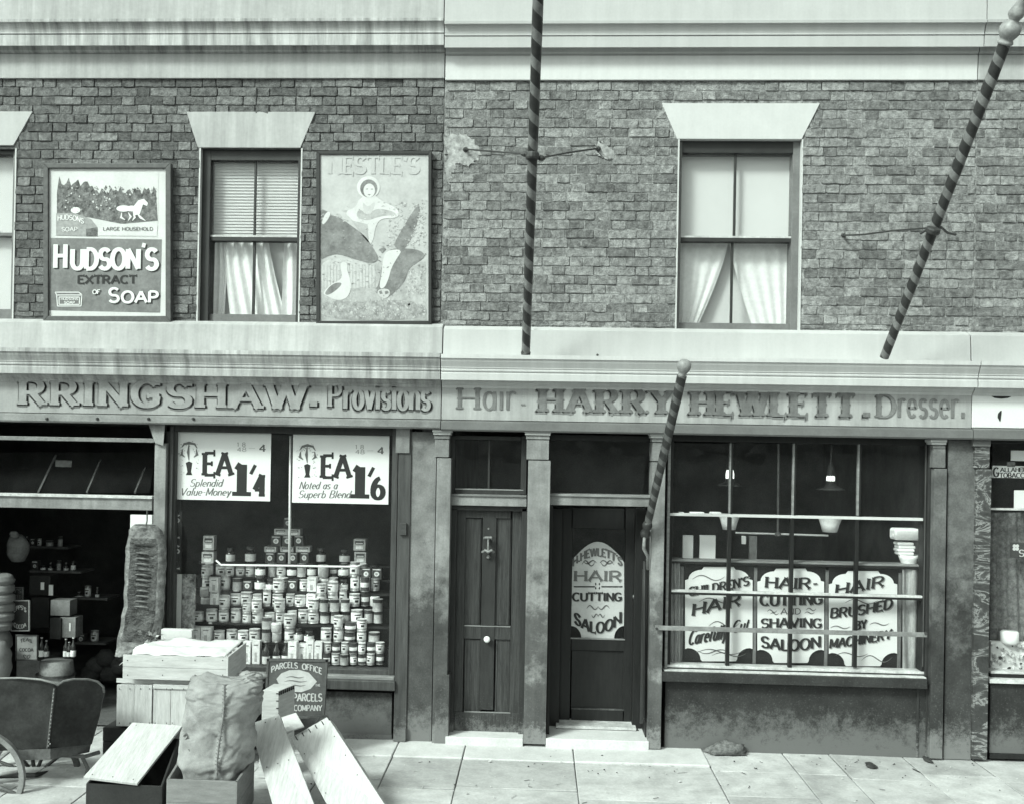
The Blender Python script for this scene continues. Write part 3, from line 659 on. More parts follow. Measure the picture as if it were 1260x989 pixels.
pb('window_rail', 'wood_brown', HL, 214, 821, 481, 829, -.03, .12); pb('window_sill', 'wood_brown', HL, 212, 834, 486, 846, -.13, .05, bevel=.008); pb('sill_edge', 'rail_grey', HL, 213, 828.5, 485, 833, -.09, .05, bevel=.006)
pb('stall_riser', 'riser_grey', HL, 202, 848, 482, 909, -.05, .12); pb('riser_plinth', 'wood_brown', HL, 202, 900, 482, 912, -.07, .1)
pb('pilaster', 'wood_brown', HL, 487.5, 526, 503, 912, -.10, .12); pb('pilaster_block', 'wood_brown', HL, 484, 894, 499, 912, -.13, .0)
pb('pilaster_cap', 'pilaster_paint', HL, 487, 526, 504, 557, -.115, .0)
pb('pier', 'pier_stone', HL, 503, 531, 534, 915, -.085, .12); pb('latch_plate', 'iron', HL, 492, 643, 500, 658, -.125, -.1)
# ------------------------------------------------------------------ middle shop front
def pilaster(H, a, b, top, bot, m='pilaster_paint', cap='stucco', Y=-.13, neck=562, capw=3, lean=0):
    P = thing('pilaster', tuple(at((a+b)/2, bot, Y))); P.parent = H; P.location = WL[P.name]-WL[H.name]
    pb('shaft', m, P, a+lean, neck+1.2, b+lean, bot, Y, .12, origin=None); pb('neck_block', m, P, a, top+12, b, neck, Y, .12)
    f = lambda o, t, u: MB().pbox(a-o, t, b+o, u, Y-.012*o, 0)
    for i, (o, t, u) in enumerate(((capw, top, top+3.6), (capw-1, top+3.6, top+6.6), (capw-2.2, top+7, top+11.5))): f(o, t, u).build('capital', cap if i < 2 else m, P, bevel=.004)
    return P
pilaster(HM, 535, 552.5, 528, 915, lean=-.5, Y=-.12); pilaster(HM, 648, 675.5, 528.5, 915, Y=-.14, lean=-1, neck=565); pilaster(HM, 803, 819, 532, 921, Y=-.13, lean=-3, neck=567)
pb('plinth', 'pier_stone', HM, 535, 830, 552, 915, -.132, .1)
# house door
D1 = thing('house_door', tuple(at(599, 905, .06))); D1.parent = HM; D1.location = WL[D1.name]-WL[HM.name]
pb('door_frame', 'wood_dark', D1, 552, 625, 560, 906, .0, .12); pb('door_frame', 'wood_dark', D1, 640, 625, 648, 906, .0, .12)
pb('door_head', 'wood_dark', D1, 552, 622, 648, 628, .0, .12)
pb('stile', 'door_paint', D1, 559, 627, 571, 905, .05, .1); pb('stile', 'door_paint', D1, 628.5, 627, 641, 905, .05, .1); pb('mid_stile', 'wood_dark', D1, 592, 636, 609, 873, .046, .1)
pb('top_rail', 'door_paint', D1, 571, 627, 628.5, 637, .0505, .1); pb('lock_rail', 'door_paint', D1, 571, 769, 628.5, 786, .0495, .1); pb('bottom_rail', 'door_paint', D1, 559.5, 876, 640.5, 905, .044, .1)
for a, c, t, b in ((571,592,637,769),(609,628.5,637,769),(571,592,786,876),(609,628.5,786,876)): pb('door_panel', 'door_paint', D1, a, t, c, b, .066, .1); pb('panel_bead', 'wood_brown', D1, a+1.2, t+1.5, a+2.4, b-1.5, .06, .08); pb('panel_bead', 'wood_dark', D1, c-2.4, t+1.5, c-1.2, b-1.5, .06, .08)
for y in (769.5, 875.5): pb('rail_bead', 'rail_grey', D1, 571, y, 628, y+1, .043, .06, bevel=0)
kn = MB(); c = at(600.5, 659, .03); kn.tube([at(596,662,.0)+Vector((0,.02,0)), at(597,661,-.01), at(604.5,661,-.01), at(605,662,.01)], .011, 8); kn.tube([at(600.7,662,-.0), at(600.7,672,-.02), at(600.7,678,-.015)], [.009,.007,.011], 8)
kn.tube([at(593,679,-.0), at(597,676.5,-.02), at(601,678.5,-.025), at(605,676.5,-.02), at(608,679,0)], [.008,.011,.014,.011,.008], 8); kn.lathe(at(601,685,.044), [(.016,0),(.016,.01),(.006,.03)], 10, axis=(0,-1,0)); kn.lathe(at(601,662,.044), [(.016,0),(.013,.03)], 10, axis=(0,-1,0)); kn.lathe(at(601,678,.044), [(.012,0),(.012,.05)], 8, axis=(0,-1,0))
kn.build('knocker', 'iron_pale', D1, smooth=False)
MB().lathe(at(599.5,785,.048), [(.016,0),(.012,.01),(.012,.02),(.022,.03),(.028,.042),(.024,.055),(.012,.062)], 16, axis=(0,-1,0)).build('knob', 'china', D1, smooth=True)
MB().lathe(at(601,650,.046), [(.008,0),(.008,.005)], 10, axis=(0,-1,0)).build('keyhole', 'iron_pale', D1)
pb('transom', 'pilaster_paint', HM, 553, 610, 648, 622, -.04, .12); pb('transom_lit_edge', 'sash_grey', HM, 553, 608, 648, 610.5, -.055, .12)
FL = thing('fanlight', tuple(at(600, 605, .05))); FL.parent = HM; FL.location = WL[FL.name]-WL[HM.name]
pb('frame', 'wood_dark', FL, 553, 536, 560, 608, .0, .1); pb('frame', 'wood_dark', FL, 641, 536, 648, 608, .0, .1); pb('frame', 'wood_dark', FL, 560, 602.5, 641, 608, .0, .1); pb('frame', 'wood_dark', FL, 560, 536, 641, 541, .0, .1)
pb('bar_edge', 'rail_grey', FL, 560, 601.2, 644, 602.6, -.003, .04, bevel=0); pb('glazing_bar', 'wood_dark', FL, 600.5, 541, 603, 602, .02, .06)
for a, c in ((560, 601.5), (601.5, 641)): pb('pane', 'glass', FL, a, 541, c, 602, .05, .056)
# door step and saloon door
MB().box(AX(553.5), AX(647.5), -.14, .1, .0, at(600, 905.5, -.1).z).build('door_step', 'step_stone', HM, bevel=.006)
MB().box(AX(675), AX(800), -.14, .3, .0, at(740, 910, -.14).z).build('door_step', 'step_stone', HM, bevel=.006)
D2 = thing('saloon_door', tuple(at(735, 893, .3))); D2.parent = HM; D2.location = WL[D2.name]-WL[HM.name]; YD = .34
pb('door_frame', 'wood_black', D2, 678, 625, 690, 898, .24, .42); pb('door_frame', 'wood_black', D2, 780, 625, 794, 898, .24, .42)
pb('stile', 'wood_black', D2, 690, 625, 703, 892, YD, YD+.05); pb('stile', 'wood_black', D2, 768, 625, 781, 892, YD, YD+.05); pb('lock_rail', 'wood_black', D2, 703, 786, 768, 800, YD, YD+.05); pb('bottom_rail', 'wood_black', D2, 703, 873, 768, 892, YD, YD+.05); pb('top_rail', 'wood_black', D2, 703, 625, 768, 650, YD, YD+.05)
pb('door_panel', 'wood_black', D2, 703, 800, 768, 873, YD+.02, YD+.05); pb('rail_bead', 'rail_grey', D2, 702, 785, 769, 786.4, YD-.008, YD+.02, bevel=0); pb('rail_bead', 'wood_brown', D2, 703, 871.5, 768, 873, YD-.004, YD+.02, bevel=0)
pb('pane', 'glass', D2, 703, 650, 768, 786, YD+.028, YD+.033)
MB().lathe(at(781,733,YD), [(.012,0),(.012,.015),(.024,.03),(.02,.05)], 12, axis=(0,-1,0)).build('door_handle', 'brass', D2, smooth=True)
pb('threshold', 'edge_white', D2, 684, 893.5, 783, 897, .15, YD+.06); pb('threshold_riser', 'wood_brown', D2, 684, 897, 786, 911, .16, .4)
MB().box(AX(676), AX(679,.1), -.02, .42, .03, zm(612)).build('door_reveal', 'wood_black', HM); MB().box(AX(797), AX(803), -.02, .42, .03, zm(612)).build('door_reveal', 'wood_black', HM)
pb('reveal_panel', 'wood_dark', HM, 789, 700, 793.5, 890, -.03, -.01)
pb('transom', 'pilaster_paint', HM, 676, 610.5, 803, 622, -.04, .12); pb('transom_lit_edge', 'rail_grey', HM, 676, 608, 803, 611, -.055, .12); pb('fanlight_pane', 'glass', HM, 676, 541, 803, 609, .04, .046)
pb('fanlight_head', 'wood_black', HM, 676, 535, 803, 542, -.0, .1)
# saloon shop window
SW = thing('shop_window', tuple(at(980, 820, 0))); SW.parent = HM; SW.location = WL[SW.name]-WL[HM.name]
def bar(parent, name, m, x0, y0, x1, y1, wpx, Yf, Yb):   # slightly out of level bar between two pixels
    A, B = at(x0, y0, Yf), at(x1, y1, Yf); hz = wpx/2*abs(at(0,500,Yf).z-at(0,501,Yf).z)
    if abs(x1-x0) > abs(y1-y0): z = (A.z+B.z)/2; return MB().box(A.x, B.x, Yf, Yb, z-hz, z+hz).build(name, m, parent, bevel=.002)
    x = (A.x+B.x)/2; return MB().box(x-hz, x+hz, Yf, Yb, min(A.z, B.z), max(A.z, B.z)).build(name, m, parent, bevel=.002)
pb('frame_edge', 'rail_grey', SW, 820, 541, 823.5, 822, -.06, .1); pb('frame', 'wood_black', SW, 823.5, 541, 827, 822, -.02, .1)
pb('frame', 'wood_black', SW, 1136, 541, 1141, 826, -.02, .1); pb('frame', 'wood_dark', SW, 1141, 541, 1146, 832, -.06, .1); pb('frame_bead', 'wood_brown', SW, 1137.2, 546, 1138.6, 820, -.03, .1)
pb('frame_head', 'wood_black', SW, 820, 536, 1146, 545, -.02, .1)
for x, x2 in ((899, 896), (977, 973), (1057, 1053)):
    bar(SW, 'glazing_bar', 'rail_grey', x, 545, x-1, 634, 1.8, -.012, .03); bar(SW, 'glazing_bar', 'wood_black', x+2.0, 545, x+1, 634, 2.4, -.008, .035); bar(SW, 'glazing_bar', 'wood_black', x2+1.5, 636, x2, 821, 4.2, -.012, .035)
bar(SW, 'transom_bar', 'white_paint', 822, 633.5, 1136, 637.5, 3.2, -.022, .04); bar(SW, 'transom_bar', 'edge_white', 822, 727, 1136, 733.5, 2.6, -.016, .04); bar(SW, 'transom_bar', 'wood_black', 822, 730, 1136, 736.5, 2, -.014, .04)  # pale strips on dark bars: light reflected off their edges, put in as colour
for i, (a, c) in enumerate(((823, 898), (898, 976), (976, 1056), (1056, 1137))):
    for t, b in ((545, 635), (635, 730), (730, 821)): pb('pane', 'glass', SW, a, t, c, b, .012, .017, bevel=0)
bar(SW, 'bottom_rail', 'edge_white', 820, 820, 1138, 827, 3.4, -.03, .1); bar(SW, 'bottom_rail', 'wood_dark', 820, 823.5, 1138, 830, 4, -.035, .1)
bar(SW, 'sill_edge', 'edge_white', 817, 826.5, 1140, 833.5, 3, -.10, .1); bar(SW, 'sill', 'riser_paint', 815, 833, 1141, 840.5, 11, -.14, .1)
bar(SW, 'guard_bar', 'iron_pale', 806, 773, 1141, 779.5, 5.5, -.165, -.155)
for x, y in ((808,773),(1139,779)): MB().lathe(at(x,y,-.165), [(.012,0),(.012,.006)], 8, axis=(0,-1,0)).build('bolt', 'iron', SW)
pb('stall_riser', 'riser_paint', HM, 818, 842, 1150, 930, -.06, .12); pb('riser_edge', 'wood_dark', HM, 1128, 842, 1131, 931, -.068, .1); pb('riser_edge', 'wood_dark', HM, 1139.5, 842, 1142, 931, -.07, .1)
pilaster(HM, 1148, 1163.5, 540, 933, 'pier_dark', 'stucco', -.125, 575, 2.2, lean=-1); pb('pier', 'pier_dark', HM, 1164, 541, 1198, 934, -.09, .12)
# ------------------------------------------------------------------ right shop front
mp_ = thing('marbled_pilaster', tuple(at(1208, 934, -.12))); mp_.parent = HR; mp_.location = WL[mp_.name]-WL[HR.name]
pb('shaft', 'marble', mp_, 1199, 577, 1217.5, 934, -.125, .12); pb('neck_block', 'marble', mp_, 1199.5, 549, 1218, 575.5, -.125, .12); pb('capital', 'moulding_right', mp_, 1197.5, 540, 1219.5, 549, -.145, .0, bevel=.006)
pb('pane', 'glass', HR, 1219, 541, 1420, 830, .012, .018, bevel=0); pb('window_head', 'wood_black', HR, 1219, 536, 1420, 546, -.02, .1); pb('glazing_bar', 'edge_white', HR, 1219, 626.5, 1420, 629, -.02, .04)
pb('window_rail', 'edge_white', HR, 1219, 828, 1420, 831, -.03, .1); pb('window_rail', 'wood_black', HR, 1219, 831, 1420, 838, -.025, .1); pb('window_sill', 'edge_white', HR, 1218, 838, 1420, 843, -.1, .1); pb('stall_riser', 'riser_paint', HR, 1218, 843, 1420, 930, -.06, .12); pb('riser_plinth', 'wood_black', HR, 1218, 930, 1420, 936, -.09, .1)
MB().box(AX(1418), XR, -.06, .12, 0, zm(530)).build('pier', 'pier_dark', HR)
# small holes and smudges in the band above the saloon
for x, y in ((735,437),(656,401)): MB().lathe(at(x,y,-.12), [(.01,0),(.01,.01)], 8, axis=(0,-1,0)).build('peg', 'iron', HM)
# ================================================================== POSTERS ON THE WALL
def warp_slope(a, b, dz, arch=0.):      # rise dz (m) from a to b plus an arch
    return lambda u, v: (u, v+dz*(u-a)/(b-a)+arch*(1-((u-(a+b)/2)/((b-a)/2))**2))
def ptext(mb, text, a, b, top, bot, Y, m=0, rise=0., arch=0., **k):     # pixel box of the word, rise/arch in pixels
    q0, q1 = at(a, bot, Y), at(b, bot, Y); h = at(a, top, Y).z-q0.z; pxm = (CY*-1+Y)/FPX
    x0, x1 = q0.x, q1.x; drop = (q1.z-q0.z)
    return lettering(mb, text, x0, x1, q0.z, h, Y, m=m, warp=warp_slope(x0, x1, drop+rise*pxm, arch*pxm), **k)
SA = thing('soap_advertisement', tuple(at(130, 395, 0)), 'framed soap advertisement with a white horse picture, left of the upper window', 'poster')
def frame4(parent, o, i, Y0, Yb, m, bev=.004):
    (a,b,c,d), (e,f,g_,h) = o, i
    q = lambda x, y, Y: at(x, y, Y)
    for P in (((a,b),(c,b),(g_,f),(e,f)), ((a,d),(e,h),(g_,h),(c,d)), ((a,b),(e,f),(e,h),(a,d)), ((c,b),(c,d),(g_,h),(g_,f))):
        F = [q(x, y, Y0) for x, y in P]; B = [Vector((p.x, Yb, p.z)) for p in F]; MB().prism(F, B).build('frame_side', m, parent, bevel=bev)
frame4(SA, (53,201,210,396), (59,207,203.5,389), -.075, -.015, 'frame_brown')
Y = -.052; MB().pbox(57, 205, 205.5, 391, Y, -.02).build('sheet', 'card_pale', SA)
pic = MB(); q1, q2, q3 = Y-.0015, Y-.0025, Y-.0035
ppoly(pic, [(69,211),(195,212),(194,292),(68,290)], q1, 0)
ppoly(pic, [(62,293),(199,295),(197,385),(60,382)], q1, 1)
rgn = random.Random(2); tr = [(70,248)]
for i in range(43): tr.append((70+i*2.9, (226 if 42 > i*2.9 > 0 else 236)-3*sin(i*1.7)-rgn.uniform(0, 6)*(1 if i % 2 else -.2)))
tr += [(194,272),(150,276),(110,268),(70,266)]; ppoly(pic, tr, q2, 2)
ppoly(pic, [(69,263),(90,262),(112,270),(120,280),(118,291),(69,290)], q3, 3); ppoly(pic, [(122,275),(194,277),(193,291),(121,290)], q3, 0); ppoly(pic, [(106,282),(120,280),(120,291),(106,291)], q3-.0004, 2)
for bi, bx in enumerate(((152,249,9,5),(162,249,8,4.5),(93,251,6,5))):
    ppoly(pic, [(bx[0]+bx[2]*cos(t*pi/6), bx[1]+8+bx[3]*sin(t*pi/6)*.8) for t in range(12)], q3-.0006-bi*.0003, 4)
ppoly(pic, [(163,256),(170,247),(177,245),(182,250),(181,254),(176,252),(172,264),(164,266)], q3-.0018, 4)
for L in ([(150,262),(149,268),(154,271)],[(158,262),(161,267),(158,272)],[(168,262),(173,268),(179,272)],[(164,262),(166,268),(163,272)]): rline(pic, [(at(x,y_,0).x*(8.45+q3)/8.45, at(x,y_,q3).z) for x, y_ in L], .02, q3-.0024, 4)
for i in range(420):
    x, y_ = rgn.uniform(72, 192), rgn.uniform(230, 285)
    if (142 < x < 186 and 240 < y_ < 276) or y_ > 261: continue
    s_ = rgn.uniform(.5, 1.5); ppoly(pic, [(x-s_, y_), (x, y_-s_*rgn.uniform(.5,2)), (x+s_, y_+.5), (x, y_+s_)], q3-.0012-i*.00001, rgn.choice((0, 2, 3, 3, 2, 2, 1)))
pic.build('picture', ['card_pale', 'card_grey', 'tree_tone', 'ink_pale', 'card_white'], SA)
lt = MB(); yl = Y-.004
def shad(mb, t, a, b, top, bot, Yp, ms, mm, dx, dy, **k):
    ptext(mb, t, a+dx, b+dx, top+dy, bot+dy, Yp, m=ms, **k); ptext(mb, t, a, b, top, bot, Yp-.003, m=mm, **k)
for t, a, b, tp, bt, th in (('H',67,81,301,330,.2),('UDSON',88,171,307,331,.25),("'",175,178,300,322,.2),('S',180,193,307,331.5,.25),('S',134,146,355,372,.22),('OAP',150,194,359,372.5,.27),('OF',114,123,357,362,.25)):
    shad(lt, t, a, b, tp, bt, yl, 1, 0, 1.8, 1.4, thick=th, thin=th*.8)
ptext(lt, 'EXTRACT', 96, 168, 339.5, 349, yl, m=1, thick=.3, thin=.2, serif=.3)
lt.build('lettering', ['card_white', 'ink', 'ink_soft'], SA)
sb = MB()
for L in ([(68,360),(97,360),(101,363),(100,377),(71,377),(70,363),(68,360)],[(70,363.5),(101,363.5)],[(73,366),(98,366),(98,375),(73,375),(73,366)]): 
    for a, b in zip(L, L[1:]): rline(sb, [(at(a[0],a[1],Y).x, at(a[0],a[1],Y).z), (at(b[0],b[1],Y).x, at(b[0],b[1],Y).z)], .008, Y-.0045, 0)
ptext(sb, 'HUDSONS', 75, 96, 367, 369.5, Y-.005, thick=.25, thin=.2); ptext(sb, 'SOAP', 79, 92, 371, 374, Y-.005, thick=.25, thin=.2); ptext(sb, 'HUDSONS', 71, 103, 266, 272, Y-.006, m=0, thick=.2, thin=.15, arch=3, rise=-4); ptext(sb, 'SOAP', 76, 95, 280, 285, Y-.006, m=0, thick=.2, thin=.15)
ptext(sb, 'LARGE HOUSEHOLD', 127, 188, 280, 284, Y-.006, m=1, thick=.2, thin=.15)
sb.build('box_drawing', ['card_white', 'ink_soft'], SA)['kind'] = 'stuff'

MA = thing('milk_advertisement', tuple(at(460, 398, 0)), 'tall framed poster of girl, two cows and goose, right of the slatted-blind window', 'poster')
frame4(MA, (389,186,531,399.5), (393.5,190,527,395), -.06, -.012, 'frame_black', .003)
Y = -.045; MB().pbox(391, 188, 529, 397, Y, -.015).build('sheet', 'milk_sheet', MA)
pic = MB(); Z6 = lambda L: [(300+x/3.94, 180+y/3.94) for x, y in L]; y1 = Y-.0015
def chaikin(L, n=2):
    for _ in range(n): L = [q for i in range(len(L)) for q in ((L[i][0]*.75+L[(i+1)%len(L)][0]*.25, L[i][1]*.75+L[(i+1)%len(L)][1]*.25), (L[i][0]*.25+L[(i+1)%len(L)][0]*.75, L[i][1]*.25+L[(i+1)%len(L)][1]*.75))]
    return L
P6 = lambda L, d, m: ppoly(pic, chaikin(Z6(L)) if 4 < len(L) < 18 else Z6(L), y1-d*.0004, m)
P6([(366,560),(880,560),(885,845),(362,840)], 0, 1)
P6([(366,560),(480,540),(640,570),(640,690),(366,690)], 1, 2)
for i in range(18): x = 372+i*15.5; P6([(x,575),(x+2.2,575),(x+2.2,690),(x,690)], 2, 3)
P6([(362,770),(440,745),(560,760),(700,740),(886,760),(886,846),(362,842)], 3, 3)
P6([(366,300),(410,320),(430,335),(400,380),(366,400)], 3, 4)
P6([(366,392),(400,350),(432,335),(470,350),(520,385),(580,430),(606,460),(640,515),(655,545),(630,572),(570,560),(500,535),(450,520),(400,535),(366,556)], 4, 4)
P6([(378,365),(400,318),(425,322),(405,362),(382,385)], 5, 0)
P6([(655,500),(680,490),(690,500),(670,520)], 5, 4)
P6([(840,285),(858,300),(832,400),(800,470),(770,505),(725,490),(740,450),(780,380)], 4, 4)
P6([(700,500),(770,495),(850,502),(882,530),(850,560),(800,590),(785,650),(740,700),(700,735),(660,730),(640,700),(660,650),(672,560)], 5, 4)
P6([(690,505),(770,500),(745,540),(715,590),(700,650),(680,690),(655,690),(668,620),(672,560)], 6, 0); P6([(645,695),(700,690),(712,715),(690,742),(655,730)], 7, 2); P6([(655,705),(668,700),(672,716),(660,718)], 8, 4); P6([(683,705),(696,702),(698,716),(686,720)], 8, 4)
circ = lambda cx, cy, rx, ry, n=20: [(cx+rx*cos(2*pi*i/n), cy+ry*sin(2*pi*i/n)) for i in range(n)]
P6(circ(604,200,56,54), 4, 0); P6(circ(606,206,42,44), 5, 4); P6(circ(608,216,28,34), 6, 0); P6([(592,208),(602,206),(602,210),(592,211)], 7, 4); P6([(616,208),(626,207),(626,211),(616,211)], 7, 4); P6([(600,234),(616,234),(608,240)], 7, 4)
P6([(560,262),(580,240),(640,240),(660,262),(740,300),(755,330),(740,350),(670,350),(640,380),(625,470),(600,480),(570,420),(520,350),(490,330),(520,290)], 3, 0); P6([(520,360),(600,380),(606,470),(580,440)], 4, 1); P6([(560,300),(600,340),(640,300),(720,315),(745,335),(660,340),(600,365),(540,345)], 3.5, 4.0 and 5); P6([(560,260),(545,275),(500,285),(470,300),(480,320),(540,300)], 3.4, 2); P6([(575,265),(600,300),(640,262),(625,320),(600,340),(580,310)], 5, 2)
P6([(468,570),(485,560),(505,572),(500,600),(515,640),(522,690),(500,740),(450,750),(400,725),(380,715),(420,670),(470,650),(478,620),(468,590)], 6, 0); P6([(388,715),(430,665),(480,660),(460,690),(410,725)], 7, 4); P6([(500,566),(518,570),(502,578)], 7, 3)
rgn = random.Random(9)
for i in range(420):
    x, y_ = (rgn.uniform(700, 880), rgn.uniform(275, 480)) if i % 2 else (rgn.uniform(790, 882), rgn.uniform(560, 720))
    if i % 5 == 0: x, y_ = rgn.uniform(380, 880), rgn.uniform(735, 835)
    if 690 < x < 880 and y_ > 495 and y_ < 600: continue
    r_ = rgn.uniform(3, 8); P6([(x+r_*rgn.uniform(.5,1.2)*cos(t), y_+r_*rgn.uniform(.5,1.2)*sin(t)) for t in (0, 1.2, 2.4, 3.7, 5)], 2.2+i*.004, rgn.choice((2, 3, 2, 2, 1)))
cow = [[(366,392),(400,350),(432,335),(520,385),(606,460),(655,545),(630,572),(500,535),(366,556)], [(840,285),(858,300),(770,505),(725,490)], [(660,500),(882,500),(885,580),(740,740),(640,720)], [(560,170),(650,170),(650,260),(560,260)]]
def inside(x, y, P):
    r = False
    for i in range(len(P)):
        (x1, y1_), (x2, y2_) = P[i-1], P[i]
        if (y1_ > y) != (y2_ > y) and x < (x2-x1)*(y-y1_)/(y2_-y1_)+x1: r = not r
    return r
for i in range(1100):
    x, y_ = rgn.uniform(372, 884), rgn.uniform(262, 838)
    hit = [k for k, P in enumerate(cow) if inside(x, y_, P)]
    if hit and (hit[0] == 3 or i % 3): continue
    if x < 500 and y_ < 330: continue
    if 490 < x < 760 and 245 < y_ < 480 and i % 4: continue
    s_ = rgn.uniform(3, 9); th = rgn.uniform(-.7, .7)+(1.2 if y_ > 700 else 0); dx_, dy_ = cos(th), sin(th)
    ton = rgn.choice((3, 4, 4)) if hit else (rgn.choice((0, 2, 1, 2, 3)) if y_ < 560 else rgn.choice((1, 2, 3, 1)))
    P6([(x-dx_*s_, y_-dy_*s_), (x+dy_*s_*.35, y_-dx_*s_*.35), (x+dx_*s_, y_+dy_*s_), (x-dy_*s_*.35, y_+dx_*s_*.35)], 4.3+i*.001 if not hit else 9+i*.0005, ton)
P6(circ(760,560,7,5), 10, 4); P6(circ(560,470,8,4), 10, 3)
pic.build('picture', ['card_pale', 'milk_tone', 'ink_faint', 'milk_tone2', 'milk_cow', 'milk_tone'], MA)
ft = MB(); ptext(ft, "NESTLE'S", 405, 515, 194, 214, Y-.003, thick=.22, thin=.1, serif=.3); ptext(ft, 'MILK', 474, 500, 222, 231, Y-.003, thick=.2, thin=.12, serif=.3) if False else None
ft.build('lettering', 'faded_print', MA)
# ================================================================== BARBER POLES
def striped(pts, rad, turns, n=24, rings=90, duty=.55):
    mb = MB(); pts = [Vector(p) for p in pts]; a, b = pts; d = (b-a).normalized(); u = d.orthogonal().normalized(); v = d.cross(u); sides = n
    for j in range(rings+1):
        t = j/rings; c = a+(b-a)*t; r = rad[0]+(rad[1]-rad[0])*t; r *= 1+.02*sin(t*31)
        for k in range(n): th = 2*pi*k/n-2*pi*turns*t; mb.v.append(c+(u*cos(th)+v*sin(th))*r)
    for j in range(rings):
        for k in range(n): k2 = (k+1) % n; mb.f.append([j*n+k, j*n+k2, (j+1)*n+k2, (j+1)*n+k]); mb.m.append(1 if k < n*duty else 0)
    mb.f.append(list(range(n))); mb.m.append(0); mb.f.append([rings*n+k for k in range(n)]); mb.m.append(0)
    return mb
def pole(name, A, B, r0, r1, turns, label, mats, finial=None, foot=None, group='striped barber poles over the saloon'):
    T = thing(name, tuple(A), label, 'barber pole', group)
    striped((A, B), (r0, r1), turns, rings=int(turns*22)).build('striped_shaft', mats, T, smooth=True)
    d = (B-A).normalized()
    if finial: MB().lathe(B, [(r*1.0, h) for r, h in finial], 18, axis=d).build('finial', 'pole_knob', T, smooth=True)
    if foot: MB().lathe(A, [(r, h) for r, h in foot], 16, axis=-d).build('foot', mats[1], T, smooth=True)
    return T
A = at(647, 433, -.26); Bt = at(663.5, -40, -1.75); A1 = A
p1 = pole('barber_pole', A, Bt, .034, .038, 15.5, 'long striped barber pole rising from the cornice between the two upper windows', ['pole_light', 'pole_dark'], foot=[(.034,-.0),(.04,.005),(.036,.03),(.02,.04)])
A = at(1088, 440, -.27); B = at(1236, 55, -1.55)
p2 = pole('barber_pole', A, B, .035, .041, 18, 'long leaning striped barber pole with turned knob top, right of the upper window', ['pole_light', 'pole_dark'],
   finial=[(.045,0),(.052,.01),(.05,.02),(.042,.03),(.048,.04),(.066,.07),(.07,.10),(.06,.13),(.034,.15),(.036,.16),(.05,.18),(.052,.2),(.036,.235),(.026,.26),(.022,.30),(.02,.32),(.03,.335),(.034,.36),(.03,.385),(.012,.40)])
A = at(797.5, 642, -.22); B = at(839, 463, -.72)
p3 = pole('barber_pole', A, B, .030, .038, 12, 'short striped barber pole with round ball top, slanting in front of the saloon name board', ['pole_mid', 'pole_dark'],
   finial=[(.030,0),(.034,.01),(.03,.025),(.036,.035),(.048,.055),(.053,.08),(.05,.105),(.035,.125),(.01,.135)], foot=[(.03,0),(.036,.01),(.042,.03),(.036,.055),(.028,.07),(.04,.09),(.044,.11),(.034,.135),(.01,.15)])
def wire(name, pts, r, m, parent=None, **k):
    o = MB().tube(pts, r, 6).build(name, m, parent); return tag(o, **k) if k else o
c1 = p1; col_ = at(655, 191, -1.12)
MB().lathe(col_-Vector((0,0,.03)), [(.046,0),(.05,.01),(.05,.035),(.046,.045)], 16).build('collar', 'iron', p1)
ws = thing('wire_stay', tuple(at(573, 184, -.02)), 'left iron stay from a wall eye to the tall middle pole', 'pole stay', 'stays holding the barber poles')
wire('rod', [at(573,184,-.03), at(610,187,-.55), at(648,190,-1.10)], .007, 'iron', ws); MB().lathe(at(573,185,.0), [(.026,0),(.02,.02),(.01,.05)], 10, axis=(0,-1,0)).build('wall_eye', 'iron', ws); MB().lathe(at(646,190,-1.1), [(.008,-.03),(.02,-.01),(.02,.01),(.008,.03)], 10, axis=(1,0,0)).build('turnbuckle', 'iron', ws)
ws = thing('wire_stay', tuple(at(736, 184, -.02)), 'right iron stay from a wall eye to the tall middle pole', 'pole stay', 'stays holding the barber poles')
wire('rod', [at(736,183,-.03), at(700,188,-.55), at(664,195,-1.10)], .007, 'iron', ws); MB().lathe(at(736,184,.0), [(.026,0),(.02,.02),(.01,.05)], 10, axis=(0,-1,0)).build('wall_eye', 'iron', ws); MB().lathe(at(666,195,-1.1), [(.008,-.03),(.02,-.01),(.02,.01),(.008,.03)], 10, axis=(1,0,0)).build('turnbuckle', 'iron', ws)
ws = thing('wire_stay', tuple(at(1037, 290, -.02)), 'thin stay crossing the bricks to the leaning right-hand pole', 'pole stay', 'stays holding the barber poles')
wire('rod', [at(1037,290,-.03), at(1062,289,-.25), at(1100,284,-.6), at(1140,281,-.88)], .007, 'iron', ws); MB().lathe(at(1037,290,.0), [(.016,0),(.014,.02),(.008,.05)], 10, axis=(0,-1,0)).build('wall_eye', 'iron', ws)
MB().tube([at(1132,288,-.88), at(1142,282,-.9), at(1156,283,-.88), at(1158,280,-.86), at(1166,287,-.6), at(1176,289,-.03)], .010, 6).build('hook', 'iron', ws)
MB().lathe(at(1148,284,-.92), [(.048,-.02),(.052,-.01),(.052,.01),(.048,.02)], 14, axis=(at(1236,55,-1.55)-at(1088,440,-.4))).build('collar', 'iron', p2)
wb = thing('pole_bracket', tuple(at(795, 672, -.16)), 'iron bracket and chain at the foot of the short barber pole', 'bracket')
MB().tube([at(797,650,-.1), at(793,662,-.2), at(792,674,-.2), at(797,684,-.14), at(797,700,-.1)], .014, 8).build('bracket_arm', 'iron_pale', wb, smooth=True); MB().tube([at(793,690,-.04), at(793,740,-.04), at(793,885,-.04)], .012, 8).build('pipe', 'wood_dark', wb, smooth=True)
